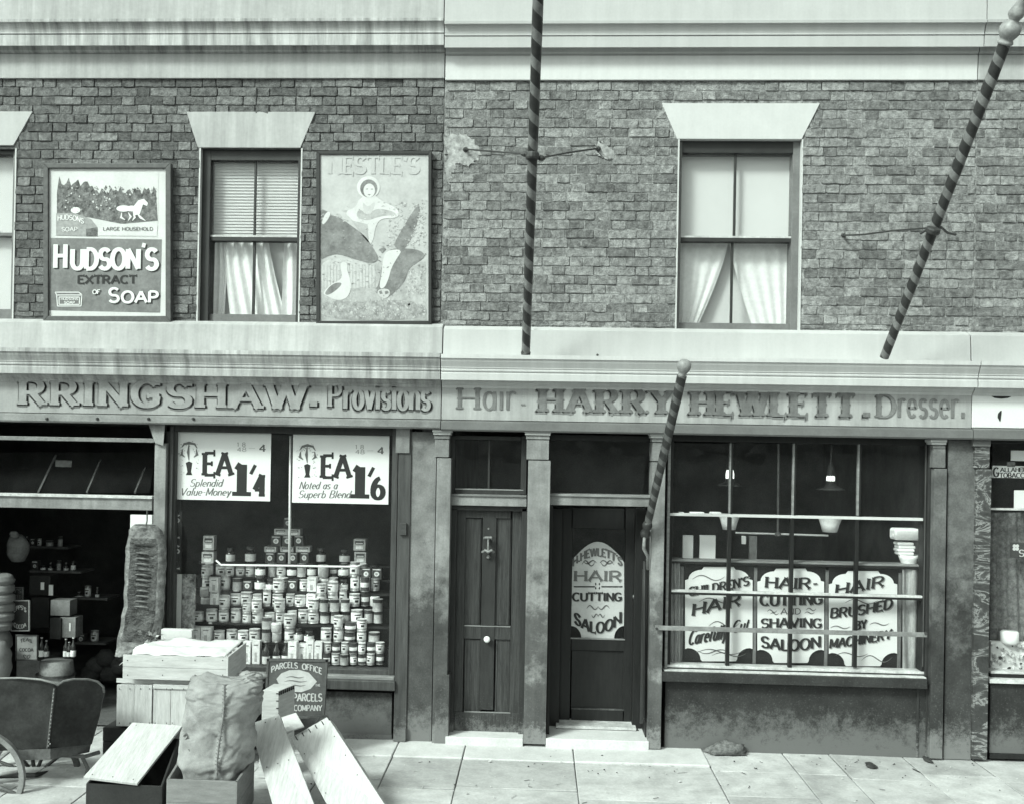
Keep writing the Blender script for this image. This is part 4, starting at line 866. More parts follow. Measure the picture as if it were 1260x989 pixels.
# ================================================================== TEA CARDS, DISPLAY RAIL
def tea(a, b, c, d, price, l1, l2, label):
    Yc = .022; T = thing('tea_price_card', tuple(at((a+c)/2, d, Yc)), label, 'price card', 'tea price cards in the shop window')
    MB().pbox(a, b, c, d, Yc, Yc+.004).build('card', 'card_white', T); Yc -= .001; mb = MB(); w_ = c-a; sx = lambda v: a+w_*v/118.
    ptext(mb, 'EA', sx(36), sx(70), b+25, b+52, Yc, thick=.22, thin=.13, serif=.3)
    ppoly(mb, [(sx(14),b+37),(sx(18),b+35),(sx(22),b+37),(sx(20.5),b+48),(sx(22),b+52),(sx(14),b+52),(sx(16),b+48),(sx(15),b+42)], Yc, 0)
    ptext(mb, '1', sx(77), sx(86), b+39, b+77, Yc, thick=.33, thin=.17, serif=.62); ptext(mb, '/', sx(92), sx(99), b+40, b+58, Yc, thick=.25, thin=.15); ptext(mb, price, sx(98), sx(111), b+52, b+78, Yc, thick=.27, thin=.15, serif=.0 if price == '6' else .3)
    mb.build('lettering', 'ink', T); mb = MB()
    ptext(mb, '4', sx(104), sx(112), b+15, b+23, Yc, m=0, thick=.24, thin=.15, serif=.3)
    ptext(mb, '1 8', sx(77), sx(87), b+12, b+17, Yc, m=1, thick=.2, thin=.1); ptext(mb, '48', sx(77), sx(88), b+18, b+23, Yc, m=1, thick=.2, thin=.1); ptext(mb, '-', sx(90), sx(100), b+15, b+22, Yc, m=2, thick=.1, thin=.1)
    ptext(mb, l1, sx(l1 and (19 if price == '4' else 8)), sx(58 if price == '4' else 54), b+57, b+66, Yc, m=0, thick=.14, thin=.06, shear=.3); ptext(mb, l2, sx(7), sx(68 if price == '4' else 70), b+68, b+77, Yc, m=0, thick=.14, thin=.06, shear=.3)
    r_ = random.Random(int(price))
    for i in range(60):
        th = r_.uniform(-.4, 3.6); R_ = r_.uniform(5, 15); x, y_ = sx(18)+R_*cos(th)*.95, b+22-R_*sin(th)*1.0+max(0, R_-9)*.4
        if i > 30: x, y_ = sx(18)+r_.choice((-1,1))*r_.uniform(6,12), b+r_.uniform(18,52)
        s_ = r_.uniform(.5, 1.3); ppoly(mb, [(x-s_,y_),(x,y_-s_*.6),(x+s_,y_+.3),(x,y_+s_*.7)], Yc-.0001-i*.00001, 1 if i % 3 else 2)
    for L in ([(9,18),(12,14),(18,12.5),(25,14),(28,19)],[(18,14),(17,24),(18,34)],[(10,20),(9,27),(13,30)],[(27,20),(28,27),(24,30)]): rline(mb, [(at(sx(x), b+y_, Yc).x, at(sx(x), b+y_, Yc).z) for x, y_ in L], .024, Yc-.0008, 0)
    mb.build('small_print', ['ink_soft', 'ink_pale', 'ink_faint'], T)['kind'] = 'stuff'
tea(214.5, 532, 333, 615, '4', 'Splendid', 'Value-Money', 'white card pricing tea at 1/4 on the left pane above the tins')
tea(360, 535, 478.5, 619, '6', 'Noted as a', 'Superb Blend', 'white card pricing tea at 1/6 on the right pane above the tins')
rl = thing('display_rail', tuple(at(357, 695, .1)), 'white T-shaped gas rail hanging in the provisions window', 'rail')
MB().tube([at(357.5,536,.1), at(356,693,.1)], .011, 8).build('drop_pipe', 'china', rl, smooth=True)
MB().tube([at(266,689,.12), at(272,694.5,.1), at(356,695.5,.1), at(438,697,.1), at(446,694,.12)], .009, 8).build('cross_pipe', 'china', rl, smooth=True)
# ================================================================== SHELVES AND GOODS IN THE PROVISIONS WINDOW
ROWS = [(.10, 817), (.20, 789), (.29, 766), (.38, 745), (.47, 726), (.56, 709), (.66, 692)]
st = thing('display_staging', tuple(at(350, 817, .4)), 'dark stepped staging under the window tins', 'shelving')
for i, (y, py) in enumerate(ROWS):
    z = at(350, py, y).z; MB().box(AX(214), AX(481), y-.045, y+.075, z-.02, z-.001).build('shelf', 'wood_black', st)
    MB().box(AX(214), AX(481), y+.05, y+.06, 0.72, z-.021).build('shelf_riser', 'wood_black', st)
MESH = {}
def tin_mesh(kind, wpx, hpx):
    key = (kind, wpx, hpx)
    if key in MESH: return MESH[key]
    s = .00695; r = wpx*s/2; h = hpx*s; mb = MB()
    if kind == 'tin': prof = [(r,0,2),(r,.004,2),(r*.97,.006,2),(r*.97,h*.2,0),(r*.98,h*.21,0),(r*.98,h*.82,2),(r*.97,h*.84,2),(r*.97,h-.006,2),(r,h-.004,2),(r,h,2)]; mats = ['tin_pale', 'ink', 'tin_metal']
    elif kind == 'darktin': prof = [(r,0,2),(r,.004,0),(r*.97,.006,0),(r*.97,h*.3,1),(r*.98,h*.31,1),(r*.98,h*.62,0),(r*.97,h*.64,0),(r,h-.004,0),(r,h,0)]; mats = ['tin_dark', 'tin_pale', 'tin_metal']
    elif kind == 'greytin': prof = [(r,0,2),(r,.004,0),(r*.97,.006,0),(r*.97,h*.72,1),(r*.98,h*.73,1),(r,h,1)]; mats = ['tin_mid', 'tin_dark', 'tin_metal']
    elif kind == 'jar': prof = [(r*.9,0,0),(r,.008,0),(r,h*.12,1),(r*1.01,h*.13,1),(r*1.01,h*.56,0),(r,h*.57,0),(r*.95,h*.66,0),(r*.62,h*.76,0),(r*.62,h*.82,2),(r*.72,h*.83,2),(r*.72,h,2)]; mats = ['jar_glass', 'tin_pale', 'tin_dark']
    elif kind == 'jampot': prof = [(r*.85,0,0),(r,.01,0),(r,h*.7,0),(r*.9,h*.78,1),(r*1.0,h*.8,1),(r*.95,h*.97,1),(r*.6,h,1)]; mats = ['tin_mid', 'tin_pale', 'ink']
    elif kind == 'bottle': prof = [(r*.9,0,0),(r,.008,1),(r,h*.35,0),(r,h*.5,0),(r*.9,h*.6,0),(r*.4,h*.75,0),(r*.36,h*.93,2),(r*.45,h*.94,2),(r*.4,h,2)]; mats = ['jar_glass', 'tin_pale', 'tin_mid']
    if kind == 'carton' or kind == 'whitepack' or kind == 'darkcarton':
        mb.box(-r, r, -r, r, 0, h, 0); e = .0012
        if kind == 'carton': mats = ['tin_mid', 'tin_dark', 'tin_pale']; a = .25
        elif kind == 'whitepack': mats = ['tin_pale', 'tin_mid', 'tin_dark']; a = .4
        else: mats = ['tin_dark', 'tin_pale', 'tin_mid']; a = .2
        f = lambda u, v, m, d=1: mb.flat([(r*p, -r-e*d, h*q) for p, q in ((u[0],v[0]),(u[1],v[0]),(u[1],v[1]),(u[0],v[1]))], m)
        if kind == 'darkcarton': mb.flat([(r*.55*cos(t*pi/6), -r-e, h*.5+r*.55*sin(t*pi/6)) for t in range(12)], 1); mb.flat([(r*.3*cos(t*pi/6), -r-2*e, h*.5+r*.3*sin(t*pi/6)) for t in range(12)], 2); f((-.8,.8),(.86,.93),1)
        elif kind == 'carton': f((-.75,.75),(.55,.85),1); f((-.6,.6),(.62,.68),2,2); f((-.6,.6),(.15,.4),2)
        else: f((-.55,.55),(.8,.84),2); f((-.3,.3),(.1,.5),1)
    else:
        mb.lathe((0,0,0), prof, 14)
        if kind in ('tin',):   # printed mark on the paper label
            for k, (z0, z1, hw) in enumerate(((.62,.70,.62),(.34,.52,.34))):
                pp = []
                for t in range(5): th = -hw+2*hw*t/4; pp.append((r*1.012*sin(th), -r*1.012*cos(th)))
                b = len(mb.v); mb.v += [Vector((x, y, h*z0)) for x, y in pp]+[Vector((x, y, h*z1)) for x, y in pp]
                for t in range(4): mb.f.append([b+t, b+t+1, b+6+t, b+5+t]); mb.m.append(1)
    me = mb.mesh(kind, mats, smooth=False)
    if kind not in ('carton', 'whitepack', 'darkcarton'):
        me.polygons.foreach_set('use_smooth', [True]*len(me.polygons))
        try: me.set_sharp_from_angle(angle=radians(40))
        except Exception: pass
    MESH[key] = me; return me
NM = dict(tin=('food_tin', 'pale paper-labelled tin', 'tin'), darktin=('food_tin', 'dark tin with pale band', 'tin'), greytin=('food_tin', 'grey lidded tin', 'tin'), jar=('pickle_jar', 'dark jar with pale label', 'jar'), jampot=('jam_pot', 'squat grey jam pot', 'jar'),
  bottle=('sauce_bottle', 'dark sauce bottle', 'bottle'), carton=('carton', 'grey printed carton', 'carton'), whitepack=('packet', 'tall white packet', 'packet'), darkcarton=('carton', 'dark carton with round emblem', 'carton'))
ORD = ['leftmost', 'second from left', 'third from left', 'fourth from left', 'fifth from left', 'sixth from left', 'seventh from left', 'eighth from left', 'ninth from left', 'tenth from left', 'eleventh from left', 'twelfth from left', 'thirteenth from left', 'fourteenth from left', 'fifteenth from left', 'sixteenth from left', 'seventeenth from left', 'eighteenth from left', 'nineteenth from left', 'twentieth from left', 'twenty-first from left', 'twenty-second from left', 'twenty-third from left', 'twenty-fourth from left', 'twenty-fifth from left', 'twenty-sixth from left']
rgn = random.Random(21); PLACED = {}
def good(kind, px, py, Yg, wpx, hpx, row, rot=True):
    PLACED.setdefault(row, []).append(px); n = PLACED[row]
    nm, lb, cat = NM[kind]; o = link(nm, tin_mesh(kind, wpx, hpx), at(px, py, Yg))
    s_ = rgn.uniform(.88, 1.1); o.scale = (s_, s_, rgn.uniform(.86, 1.14) if 'layer' not in row and 'pyramid' not in row else 1); o.location.y += rgn.uniform(-.02, .03)
    o.rotation_euler.z = rgn.uniform(-.6, .6) if rot and kind not in ('carton', 'whitepack', 'darkcarton') else rgn.uniform(-.08, .08)
    GOODS.append((o, row, px, lb, cat)); return o
GOODS = []
def fill(Yg, py, x0, x1, row, kinds, stack=(1,), skip=()):
    x = x0
    while x < x1-5:
        kind, w_, h_ = rgn.choice(kinds); n = rgn.choice(stack)
        if not any(a < x+w_/2 < b for a, b in skip):
            for k in range(n):
                good(kind, x+w_/2, py-k*h_*1.0, Yg, w_, h_, row if k == 0 else row+', upper layer')
        x += w_+rgn.choice((.4, .6, 1, 1.6, 2.4))
T_ = [('tin',13,15),('tin',13,15),('tin',14,17),('tin',12,14),('greytin',12,15),('darktin',13,15),('jampot',12,12)]
Y0 = .10
for i, x in enumerate((304, 315)): good('whitepack', x, 816, Y0, 10, 26, 'bottom row')
for i, x in enumerate((328, 339, 350)): good('bottle', x, 816, Y0, 10, 31, 'bottom row')
for i, x in enumerate((361, 371.5, 382, 392)): good('whitepack', x, 816, Y0, 9.5, 27, 'bottom row')
for i in range(7):
    x = 402+i*10.8
    for k in range(2): good('tin' if (i+k) % 2 else ('darktin' if rgn.random() < .8 else 'greytin'), x, 817-k*13.5, Y0, 10, 13, 'bottom row' if k == 0 else 'second layer of the bottom row')
for i in range(6): good('tin' if i % 3 else 'greytin', 229+i*12.5, 812, Y0, 11, 15, 'bottom row')
R1 = 'second row'
fill(.20, 789, 236, 322, R1, [('tin',15,16),('tin',14,15),('jampot',14,15),('whitepack',12,17)]); fill(.20, 789, 322, 360, R1, T_, (2,)); fill(.20, 789, 360, 386, R1, [('jar',12,15),('jampot',12,15)]); fill(.20, 789, 394, 468, R1, [('tin',13,16),('tin',12,14),('greytin',14,12),('darktin',14,12)], (1,2))
fill(.29, 766, 238, 470, 'third row', T_+[('tin',11,13)], (1,2))
fill(.38, 745, 246, 470, 'fourth row', T_+[('whitepack',11,18),('tin',11,20),('darktin',11,18)], (1,1,2))
fill(.47, 726, 248, 468, 'fifth row', [('tin',11,16),('tin',12,18),('jampot',12,16),('jar',13,17),('darkcarton',13,14),('greytin',12,18)], (1,1,2))
fill(.56, 709, 250, 468, 'sixth row', [('greytin',11,16),('jar',12,17),('darktin',10,15),('tin',11,15),('carton',11,14),('tin',12,17),('tin',12,14)], (1,), skip=((300,306),))
for x in (283, 308, 395, 424): good('jar', x, 692, .66, 13, 19, 'rail row')
for x in (333.5, 347.5, 361.5, 375.5): good('darkcarton', x, 692, .64, 12.5, 14, 'foot of the carton pyramid')
for x in (335, 354.5, 374): good('carton', x, 678, .64, 17.5, 7, 'carton pyramid, flat second tier')
for x in (341, 354.5, 368): good('darkcarton', x, 671, .64, 12.5, 13.5, 'carton pyramid, third tier')
for x in (346, 363): good('carton', x, 657.5, .64, 16, 8, 'carton pyramid, flat fourth tier')
good('darkcarton', 354.5, 649.5, .64, 11, 14, 'carton pyramid, very top')
for x, y_, w_, h_ in ((444,692,15,16),(444,676,15,14),(257,692,14,16),(257,676,14,18),(451,712,12,15),(464,712,12,15)): good('carton' if y_ < 700 else 'darkcarton', x, y_, .64 if y_ < 700 else .5, w_, h_, 'right carton stack' if x > 300 else 'left carton stack')
for row in {g_[1] for g_ in GOODS}:
    L = sorted((g_ for g_ in GOODS if g_[1] == row), key=lambda g_: g_[2])
    for i, (o, _, _, lb, cat) in enumerate(L):
        w_ = ORD[i] if i < len(ORD) else 'farther right'
        if i == len(L)-1 and i > 0: w_ = 'rightmost'
        tag(o, f'{lb}, {w_} in {row} of the window display' if 'upper' not in row and 'layer' not in row and 'pyramid' not in row else f'{lb}, {w_} in {row}', cat, 'goods in the provisions window')
for i, (a, b, c, d, m) in enumerate(((215,706,222.5,800,'card_pale'),(224,706,240,772,'card_mottled'))):
    tag(MB().pbox(a, b, c, d, .06+i*.03, .075+i*.03).build('show_card', m), ('narrow white show card', 'mottled show card')[i]+' standing at the left end of the provisions window', 'card')
mk = thing('letter_strip', tuple(at(218, 700, .05)), 'dark strip with small pale characters at the window left edge', 'sign')
MB().pbox(214.5, 628, 223, 704, .05, .056).build('strip', 'sign_dark', mk); mb = MB()
for i, y_ in enumerate((642, 661, 680, 699)): ptext(mb, 'SLSL'[i], 216, 220.5, y_-9, y_, .048, thick=.2, thin=.12, serif=.3)
mb.build('lettering', 'card_pale', mk)
# ================================================================== SALOON WINDOW
YC = .11
def show_card(name, l, t, r, b, Yc, m, label, group=None, cat='show card', arch=0.):
    w_, h_ = r-l, b-t; P = []; q = w_*.17
    if arch:
        P += [(l, t+h_*.22)]+[(l+w_*(.06+.88*k/14), t+h_*.16*(1-sin(pi*k/14))+0) for k in range(15)]+[(r, t+h_*.22)]
    else:
        P += [(l, t+h_*.14), (l+w_*.05, t+h_*.13)]+[(l+w_*.05+(w_*.2)*(1-cos(pi/2*k/6)), t+h_*.03+h_*.10*(1-sin(pi/2*k/6))) for k in range(1, 7)]+[(l+w_*.28, t), (r-w_*.28, t)]
        P += [(r-w_*.05-(w_*.2)*(1-cos(pi/2*k/6)), t+h_*.03+h_*.10*(1-sin(pi/2*k/6))) for k in range(6, 0, -1)]+[(r-w_*.05, t+h_*.13), (r, t+h_*.14)]
    P += [(r, b-h_*.13)]+[(r-w_*.04-w_*.19*sin(pi/2*k/6), b-h_*.14+h_*.12*(1-cos(pi/2*k/6))) if arch == 0 else (r-w_*.19*sin(pi/2*k/6), b-h_*.13+h_*.13*(1-cos(pi/2*k/6))-h_*.0) for k in range(7)]+[(r-w_*.25, b), (l+w_*.25, b)]
    P += [(l+w_*.04+w_*.19*sin(pi/2*k/6), b-h_*.14+h_*.12*(1-cos(pi/2*k/6))) if arch == 0 else (l+w_*.19*sin(pi/2*k/6), b-h_*.13+h_*.13*(1-cos(pi/2*k/6))) for k in range(6, -1, -1)]+[(l, b-h_*.13)]
    T = thing(name, tuple(at((l+r)/2, b, Yc)), label, cat, group)
    F = [at(x, y, Yc) for x, y in P]; MB().prism(F, [Vector((p.x, Yc+.006, p.z)) for p in F]).build('card', m, T); return T
def ct(mb, text, a, b, top, bot, rise=0., arch=0., Yc=YC, sh=1.1, th=.29, tn=.12, sf=.34, m=0, **k):
    if sh: ptext(mb, text, a+sh, b+sh, top+sh, bot+sh, Yc-.002, m=1, rise=rise, arch=arch, thick=th, thin=tn, serif=sf, **k)
    ptext(mb, text, a, b, top, bot, Yc-.005, m=m, rise=rise, arch=arch, thick=th, thin=tn, serif=sf, **k)
GC = 'white lettered cards in the saloon window'
T = show_card('lettered_card', 843, 697, 926, 813, YC, 'card_white', "left white card lettered CHILDREN'S HAIR Carefully Cut in the saloon window", GC)
mb = MB(); ct(mb, "CHILDREN'S", 848, 921, 722, 732.5, 13.5, -1, th=.26); ct(mb, 'HAIR', 852, 910, 743, 757, 13, 0, sf=.34, shear=.1); ct(mb, 'Carefully', 847, 893, 776, 793, 8, th=.16, tn=.07, sf=0, shear=.25, sh=.6); ct(mb, 'Cut', 901, 920, 764, 778, 4, th=.16, tn=.07, sf=0, shear=.25, sh=.6)
for a in ((852,712,40,8),(860,740,45,8),(872,770,38,10),(856,803,60,8),(876,806,42,6),(858,800,40,-6)): swirl(mb, *a, YC-.003, 2, .009)
mb.build('lettering', ['ink', 'ink_pale', 'ink_soft'], T)
T = show_card('lettered_card', 932, 699, 1014, 815, YC, 'card_white', 'middle white card lettered HAIR-CUTTING AND SHAVING SALOON in the saloon window', GC)
mb = MB(); ct(mb, 'HAIR-', 942, 1006, 709, 722, -1, -1, sf=.36, shear=.05); ct(mb, 'CUTTING', 936, 1012, 731, 744, 2, -1); ct(mb, 'AND', 961, 985, 748, 755, 0, 0, th=.18, sf=.3, m=2, sh=0); ct(mb, 'SHAVING', 937, 1011, 761, 772, 0, 1); ct(mb, 'SALOON', 937, 1009, 782, 795, 0, -4.5, th=.28, tn=.14, sf=.22)
for a in ((944,752,12,4),(948,755,10,3),(992,750,12,4),(990,754,12,3)): swirl(mb, *a, YC-.003, 2, .009)
mb.build('lettering', ['ink', 'ink_pale', 'ink_soft'], T)
T = show_card('lettered_card', 1020, 702, 1104, 819, YC, 'card_white', 'right white card lettered HAIR BRUSHED BY MACHINERY in the saloon window', GC)
mb = MB(); ct(mb, 'HAIR', 1028, 1087, 719, 732, 11, 0, sf=.36, shear=.1); ct(mb, 'BRUSHED', 1022, 1097, 748, 759.5, 12, -2, th=.28, tn=.13, sf=.2, shear=.1); ct(mb, 'BY', 1053, 1066, 764, 774, 2, 0, sf=.3); ct(mb, 'MACHINERY', 1021, 1096, 786, 797, 12, -1, th=.28, sf=.22, shear=.1)
for a in ((1040,741,40,7),(1070,768,24,4),(1022,772,24,4),(1028,806,40,6),(1060,812,38,10),(1064,735,26,4)): swirl(mb, *a, YC-.003, 2, .009)
mb.build('lettering', ['ink', 'ink_pale', 'ink_soft'], T)
sc = thing('window_screen', tuple(at(975, 820, .14)), 'dark framed screen standing behind the three lettered cards', 'screen')
for x, dy in ((836.5,0),(927,2),(1015,5),(1105,8)): pb('screen_stile', 'sash_grey', sc, x, 696+dy, x+4, 822+dy, .12, .145, bevel=.002)
for i, (a, c) in enumerate(((841,927),(931,1015),(1019,1105))): pb('screen_panel', 'wood_black', sc, a, 694+i*2.5, c, 821+i*2.5, .13, .14, bevel=0)
cv = curtain(None, 'side_curtain', 'cloth_pale', (823, 823), (837, 838), 692, 818, .1, 3, .012, seed=1, nx=20); tag(cv, 'pale folded curtain at the left end of the saloon window', 'curtain')
cv = curtain(None, 'side_curtain', 'cloth_pale', (1110, 1110), (1134, 1134), 700, 823, .1, 2, .012, seed=5, nx=20); tag(cv, 'pale curtain hanging at the right end of the saloon window', 'curtain')
shf = thing('window_shelf', tuple(at(980, 692, .12)), 'thin shelf across the saloon window above the cards', 'shelf')
bar(shf, 'shelf_board', 'rail_grey', 822, 689.5, 1136, 695, 2, .07, .25); bar(shf, 'shelf_front', 'wood_black', 822, 692, 1136, 697.5, 2.4, .075, .25)
def lamp(px, rx, ytop, yring, ybowl, yb, Yl, label):
    T = thing('gas_lamp', tuple(at(px, yb, Yl)), label, 'gas lamp', 'gas lamps hanging in the saloon'); k = (8.45+Yl)/1250; c = at(px, yb, Yl); H = lambda y: (yb-y)*k
    MB().lathe(c, [(.03*1,0),(rx*.62*k,.0),(rx*.8*k,H(yb-(yb-ybowl)*.5)),(rx*k,H(ybowl+1)),(rx*1.06*k,H(ybowl)),(rx*.9*k,H(ybowl-1))], 20).build('bowl', 'lamp_glass', T, smooth=True)
    MB().lathe(c, [(4*k,H(yring)),(5*k,H(yring-4)),(5*k,H(yring-12)),(3.5*k,H(ytop))], 14).build('mantle', 'mantle_glow', T, smooth=True)
    MB().lathe(c, [(rx*1.2*k,H(yring+3)),(rx*1.15*k,H(yring+2)),(rx*.5*k,H(yring-2)),(rx*.35*k,H(yring-8)),(rx*.3*k,H(ytop-4)),(rx*.1*k, H(ytop-10)),(.006, H(ytop-40)), (.006, H(ytop-70))], 18).build('shade', 'iron', T, smooth=True)
    return T
lamp(897, 12.5, 576, 595, 633, 651, .3, 'left hanging gas lamp with white bowl, behind the first glazing bar')
lamp(1021, 14, 580, 600, 636, 654, .3, 'right hanging gas lamp with fluted white bowl and bright mantle')
gp = thing('gas_pipe', tuple(at(957, 657, .6)), 'T-shaped gas pipe hanging between the two lamps', 'gas pipe')
MB().tube([at(958,546,.6), at(957,657,.6)], .010, 8).build('drop_pipe', 'iron_pale', gp); MB().tube([at(905,655,.6), at(957,656.5,.6), at(1019,658.5,.6)], .009, 8).build('arm', 'lamp_glass', gp); MB().lathe(at(957,660,.6), [(.01,0),(.03,.012),(.03,.03),(.01,.045)], 12).build('joint', 'iron_pale', gp)
tw = thing('linen_roll', tuple(at(1116, 667, .16)), 'long white folded towel on top of the right-hand pile', 'towel')
MB().pbox(1101, 650, 1133, 664.5, .16, .3).build('roll', 'towel', tw, bevel=.02); MB().lathe(at(1100,658,.2), [(.012,-.01),(.016,0),(.012,.01)], 10, axis=(0,-1,0)).build('ring', 'china', tw)
for i in range(4): tag(MB().pbox(1105+(i%2), 667+i*4, 1125+(i*2)%3, 670.8+i*4, .16+.004*(i%2), .28).build('folded_towel', 'towel', bevel=.01), f'thin folded white towel, {("top", "second from top", "third from top", "bottom")[i]} of the small pile', 'towel', 'folded towels in the saloon window')
tag(MB().lathe(at(1118,696,.2), [(.05,0),(.055,.01),(.075,.06),(.088,.095),(.08,.095),(.05,.02)], 20).build('china_bowl', 'lamp_glass', smooth=True), 'patterned white bowl under the folded towels', 'bowl')
for i, (a, b, c, d, Yp) in enumerate(((840,658,853,687,.2),(861,658,880.5,688,.22),(913,659,918,669,.24),(922,659,931.5,688,.26))):
    tag(MB().pbox(a, b, c, d, Yp, Yp+.03).build('notice_paper', 'card_white' if i < 3 else 'card_grey', bevel=.003), ('small white paper at the left of the saloon shelf', 'large white paper on the saloon shelf behind the first bar', 'tiny white slip beside the grey card', 'grey card on the shelf just right of the first bar')[i], 'paper')
for i, (a, c) in enumerate(((835,842),(849,867),(874,888))): tag(MB().pbox(a, 629.5, c, 634, .06, .12).build('folded_cloth', 'towel', bevel=.008), ('small', 'long', 'short')[i]+' white cloth lying on the left upper transom'+(' nearest the frame', ' in the middle', ' beside the glazing bar')[i], 'cloth')
# door card
T = show_card('door_card', 703, 666, 768, 785, YD+.02, 'card_door', "arched card lettered HEWLETT'S HAIR CUTTING SALOON in the saloon door", None, 'show card', 1.)
mb = MB(); Yd = YD+.02; ct(mb, "H.HEWLETT'S", 705, 765, 687, 696.5, 0, 13, Yd, 0, .26, .12, .25, 2); ct(mb, 'HAIR', 707, 764, 702, 714, 0, 0, Yd, .8, .28, .12, .36, 2); ct(mb, 'CUTTING', 705, 765, 729, 738.5, 0, 0, Yd, .8, .3, .16, .2, 0); ct(mb, 'SALOON', 707, 764, 752, 765, 0, -13, Yd, .8, .26, .13, .25, 0)
for a, c in ((706,732),(740,766)): ppoly(mb, [(a,720.5),(c,720.5),(c,722),(a,722)], Yd-.003, 0)
for x, y_ in ((733,718),(737.5,718),(733,723),(737.5,723)): ppoly(mb, [(x-1,y_),(x,y_-2),(x+1,y_),(x,y_+2)], Yd-.003, 0)
for a in ((716,694,16,8),(755,694,-16,8),(722,748,14,6),(750,748,-14,6),(728,756,8,-5),(744,756,-8,-5),(718,690,16,-5),(754,690,-16,-5)): swirl(mb, *a, Yd-.003, 2, .012)
mb.build('lettering', ['ink', 'ink_pale', 'ink_soft'], T)
# ================================================================== RIGHT-HAND SHOP WINDOW
sg = thing('tobacco_sign', tuple(at(1240, 588, .04)), 'white enamel sign lettered GALLAHER TOBACCO in the right-hand window', 'sign')
MB().pbox(1221, 573, 1300, 588, .04, .055).build('plate', 'card_pale', sg, bevel=.003); MB().pbox(1239, 568, 1249, 574, .04, .055).build('crest', 'card_grey', sg); mb = MB()
ptext(mb, 'G', 1222.5, 1229, 575, 586, .038, thick=.2, thin=.1, serif=.2); ptext(mb, 'ALLAHERS', 1231, 1267, 575, 580, .038, thick=.25, thin=.14, serif=.2); ptext(mb, 'TOBACCOS', 1230, 1270, 581.5, 587, .038, thick=.25, thin=.14, serif=.2); mb.build('lettering', 'ink', sg)
tag(pb('notice_card', 'card_white', None, 1244, 554, 1290, 567, .05, .06), 'blank white card above the tobacco sign', 'card'); tag(pb('notice_card', 'card_white', None, 1248, 603, 1290, 627, .05, .06), 'blank white card below the tobacco sign', 'card')
ds = thing('clover_sign', tuple(at(1255, 685, .05)), 'small black plate with a white clover in the right-hand window', 'sign'); MB().pbox(1243, 667, 1285, 686, .05, .06).build('plate', 'sign_dark', ds); mb = MB()
for i in range(4): th = i*pi/2+.8; ppoly(mb, [(1250+2.6*cos(th)+2.2*cos(t*pi/4), 673+2.6*sin(th)+2.2*sin(t*pi/4)) for t in range(8)], .048-i*.0002, 0)
ptext(mb, 'S', 1254, 1260, 676, 684, .047, thick=.2, thin=.1, serif=.2); mb.build('emblem', 'card_pale', ds)
cv = curtain(None, 'net_curtain', 'curtain_grey', (1219, 1219), (1330, 1330), 630, 790, .18, 9, .014, seed=7, nx=50); tag(cv, 'dim patterned curtain in the right-hand window', 'curtain')
tag(MB().pbox(1219, 791, 1400, 829, .1, .16).build('display_tray', 'card_pale', bevel=.006), 'white tray heaped with loose goods at the bottom of the right-hand window', 'tray')
mb = MB(); rgn = random.Random(8)
for i in range(150):
    x, y_ = rgn.uniform(1220, 1300), rgn.uniform(793, 826); p_ = at(x, y_, .085+rgn.uniform(-.01, .01)); s_ = rgn.uniform(.008, .02)
    mb.lathe(p_, [(s_*.5,0),(s_,s_*.4),(s_*.6,s_*.8)], 5, m=rgn.choice((0, 0, 1, 2)), axis=(rgn.uniform(-1,1), -1, rgn.uniform(-1,1)))
tag(mb.build('loose_tobacco', ['card_pale', 'tin_mid', 'ink']), 'loose pale and dark goods spread on the white tray', 'goods', kind='stuff')
tag(MB().lathe(at(1242, 792, .1), [(.05,0),(.07,.02),(.072,.1),(.06,.11)], 16).build('small_pot', 'china', smooth=True), 'white pot on the tray in the right-hand window', 'pot')
# ================================================================== GOODS OUTSIDE THE PROVISIONS SHOP
def obox(mb, o, ax, ay, az, m=0): o, ax, ay, az = map(Vector, (o, ax, ay, az)); return mb.hexa([o, o+ax, o+ax+ay, o+ay, o+az, o+ax+az, o+ax+ay+az, o+ay+az], m)
# tall dark case under the white crate
yf, yb = -.98, -.42
def planks(parent, name, m, a, c, t, b, Y0, Y1, n, vert=True, gap=.004, seed=0):
    r_ = random.Random(seed); X0, X1 = at(a, (t+b)/2, Y0).x, at(c, (t+b)/2, Y0).x; Z0, Z1 = at((a+c)/2, b, Y0).z, at((a+c)/2, t, Y0).z
    for i in range(n):
        j = r_.uniform(-.003, .003)
        if vert: MB().box(X0+(X1-X0)*i/n+gap/2, X0+(X1-X0)*(i+1)/n-gap/2, Y0+j, Y1, Z0+r_.uniform(-.004,.004), Z1+r_.uniform(-.004,.004)).build(name, m, parent, bevel=.002)
        else: MB().box(X0, X1, Y0+j, Y1, Z0+(Z1-Z0)*i/n+gap/2, Z0+(Z1-Z0)*(i+1)/n-gap/2).build(name, m, parent, bevel=.002)
    return X0, X1, Z0, Z1
DC = thing('dark_case', tuple(at(190, 960, -.9)), 'dark wooden case carrying the big white crate', 'crate')
X0, X1, Z0, Z1 = planks(DC, 'plank', 'crate_dark', 126, 300, 897, 965, -.82, -.8, 4, False, seed=1)
MB().box(X0, X1, -.8, -.3, .02, Z1-.003).build('carcase', 'crate_dark', DC, bevel=.004)
WC = thing('white_crate', tuple(at(210, 894, -.8)), 'big pale plank crate standing left behind the sack', 'crate')
X0, X1, Z0, Z1 = planks(WC, 'plank', 'crate_wood_up', 143, 187, 842, 894, -.84, -.82, 2, seed=2, gap=.003)
planks(WC, 'plank', 'crate_wood_up', 188, 232, 846, 894, -.83, -.81, 2, seed=4, gap=.003); planks(WC, 'plank', 'crate_wood_up', 233, 300, 846, 894, -.83, -.81, 3, seed=5)
X1 = at(300, 870, -.83).x; MB().box(X0+.006, X1, -.81, -.32, Z0, Z1-.01).build('crate_box', 'crate_wood', WC)
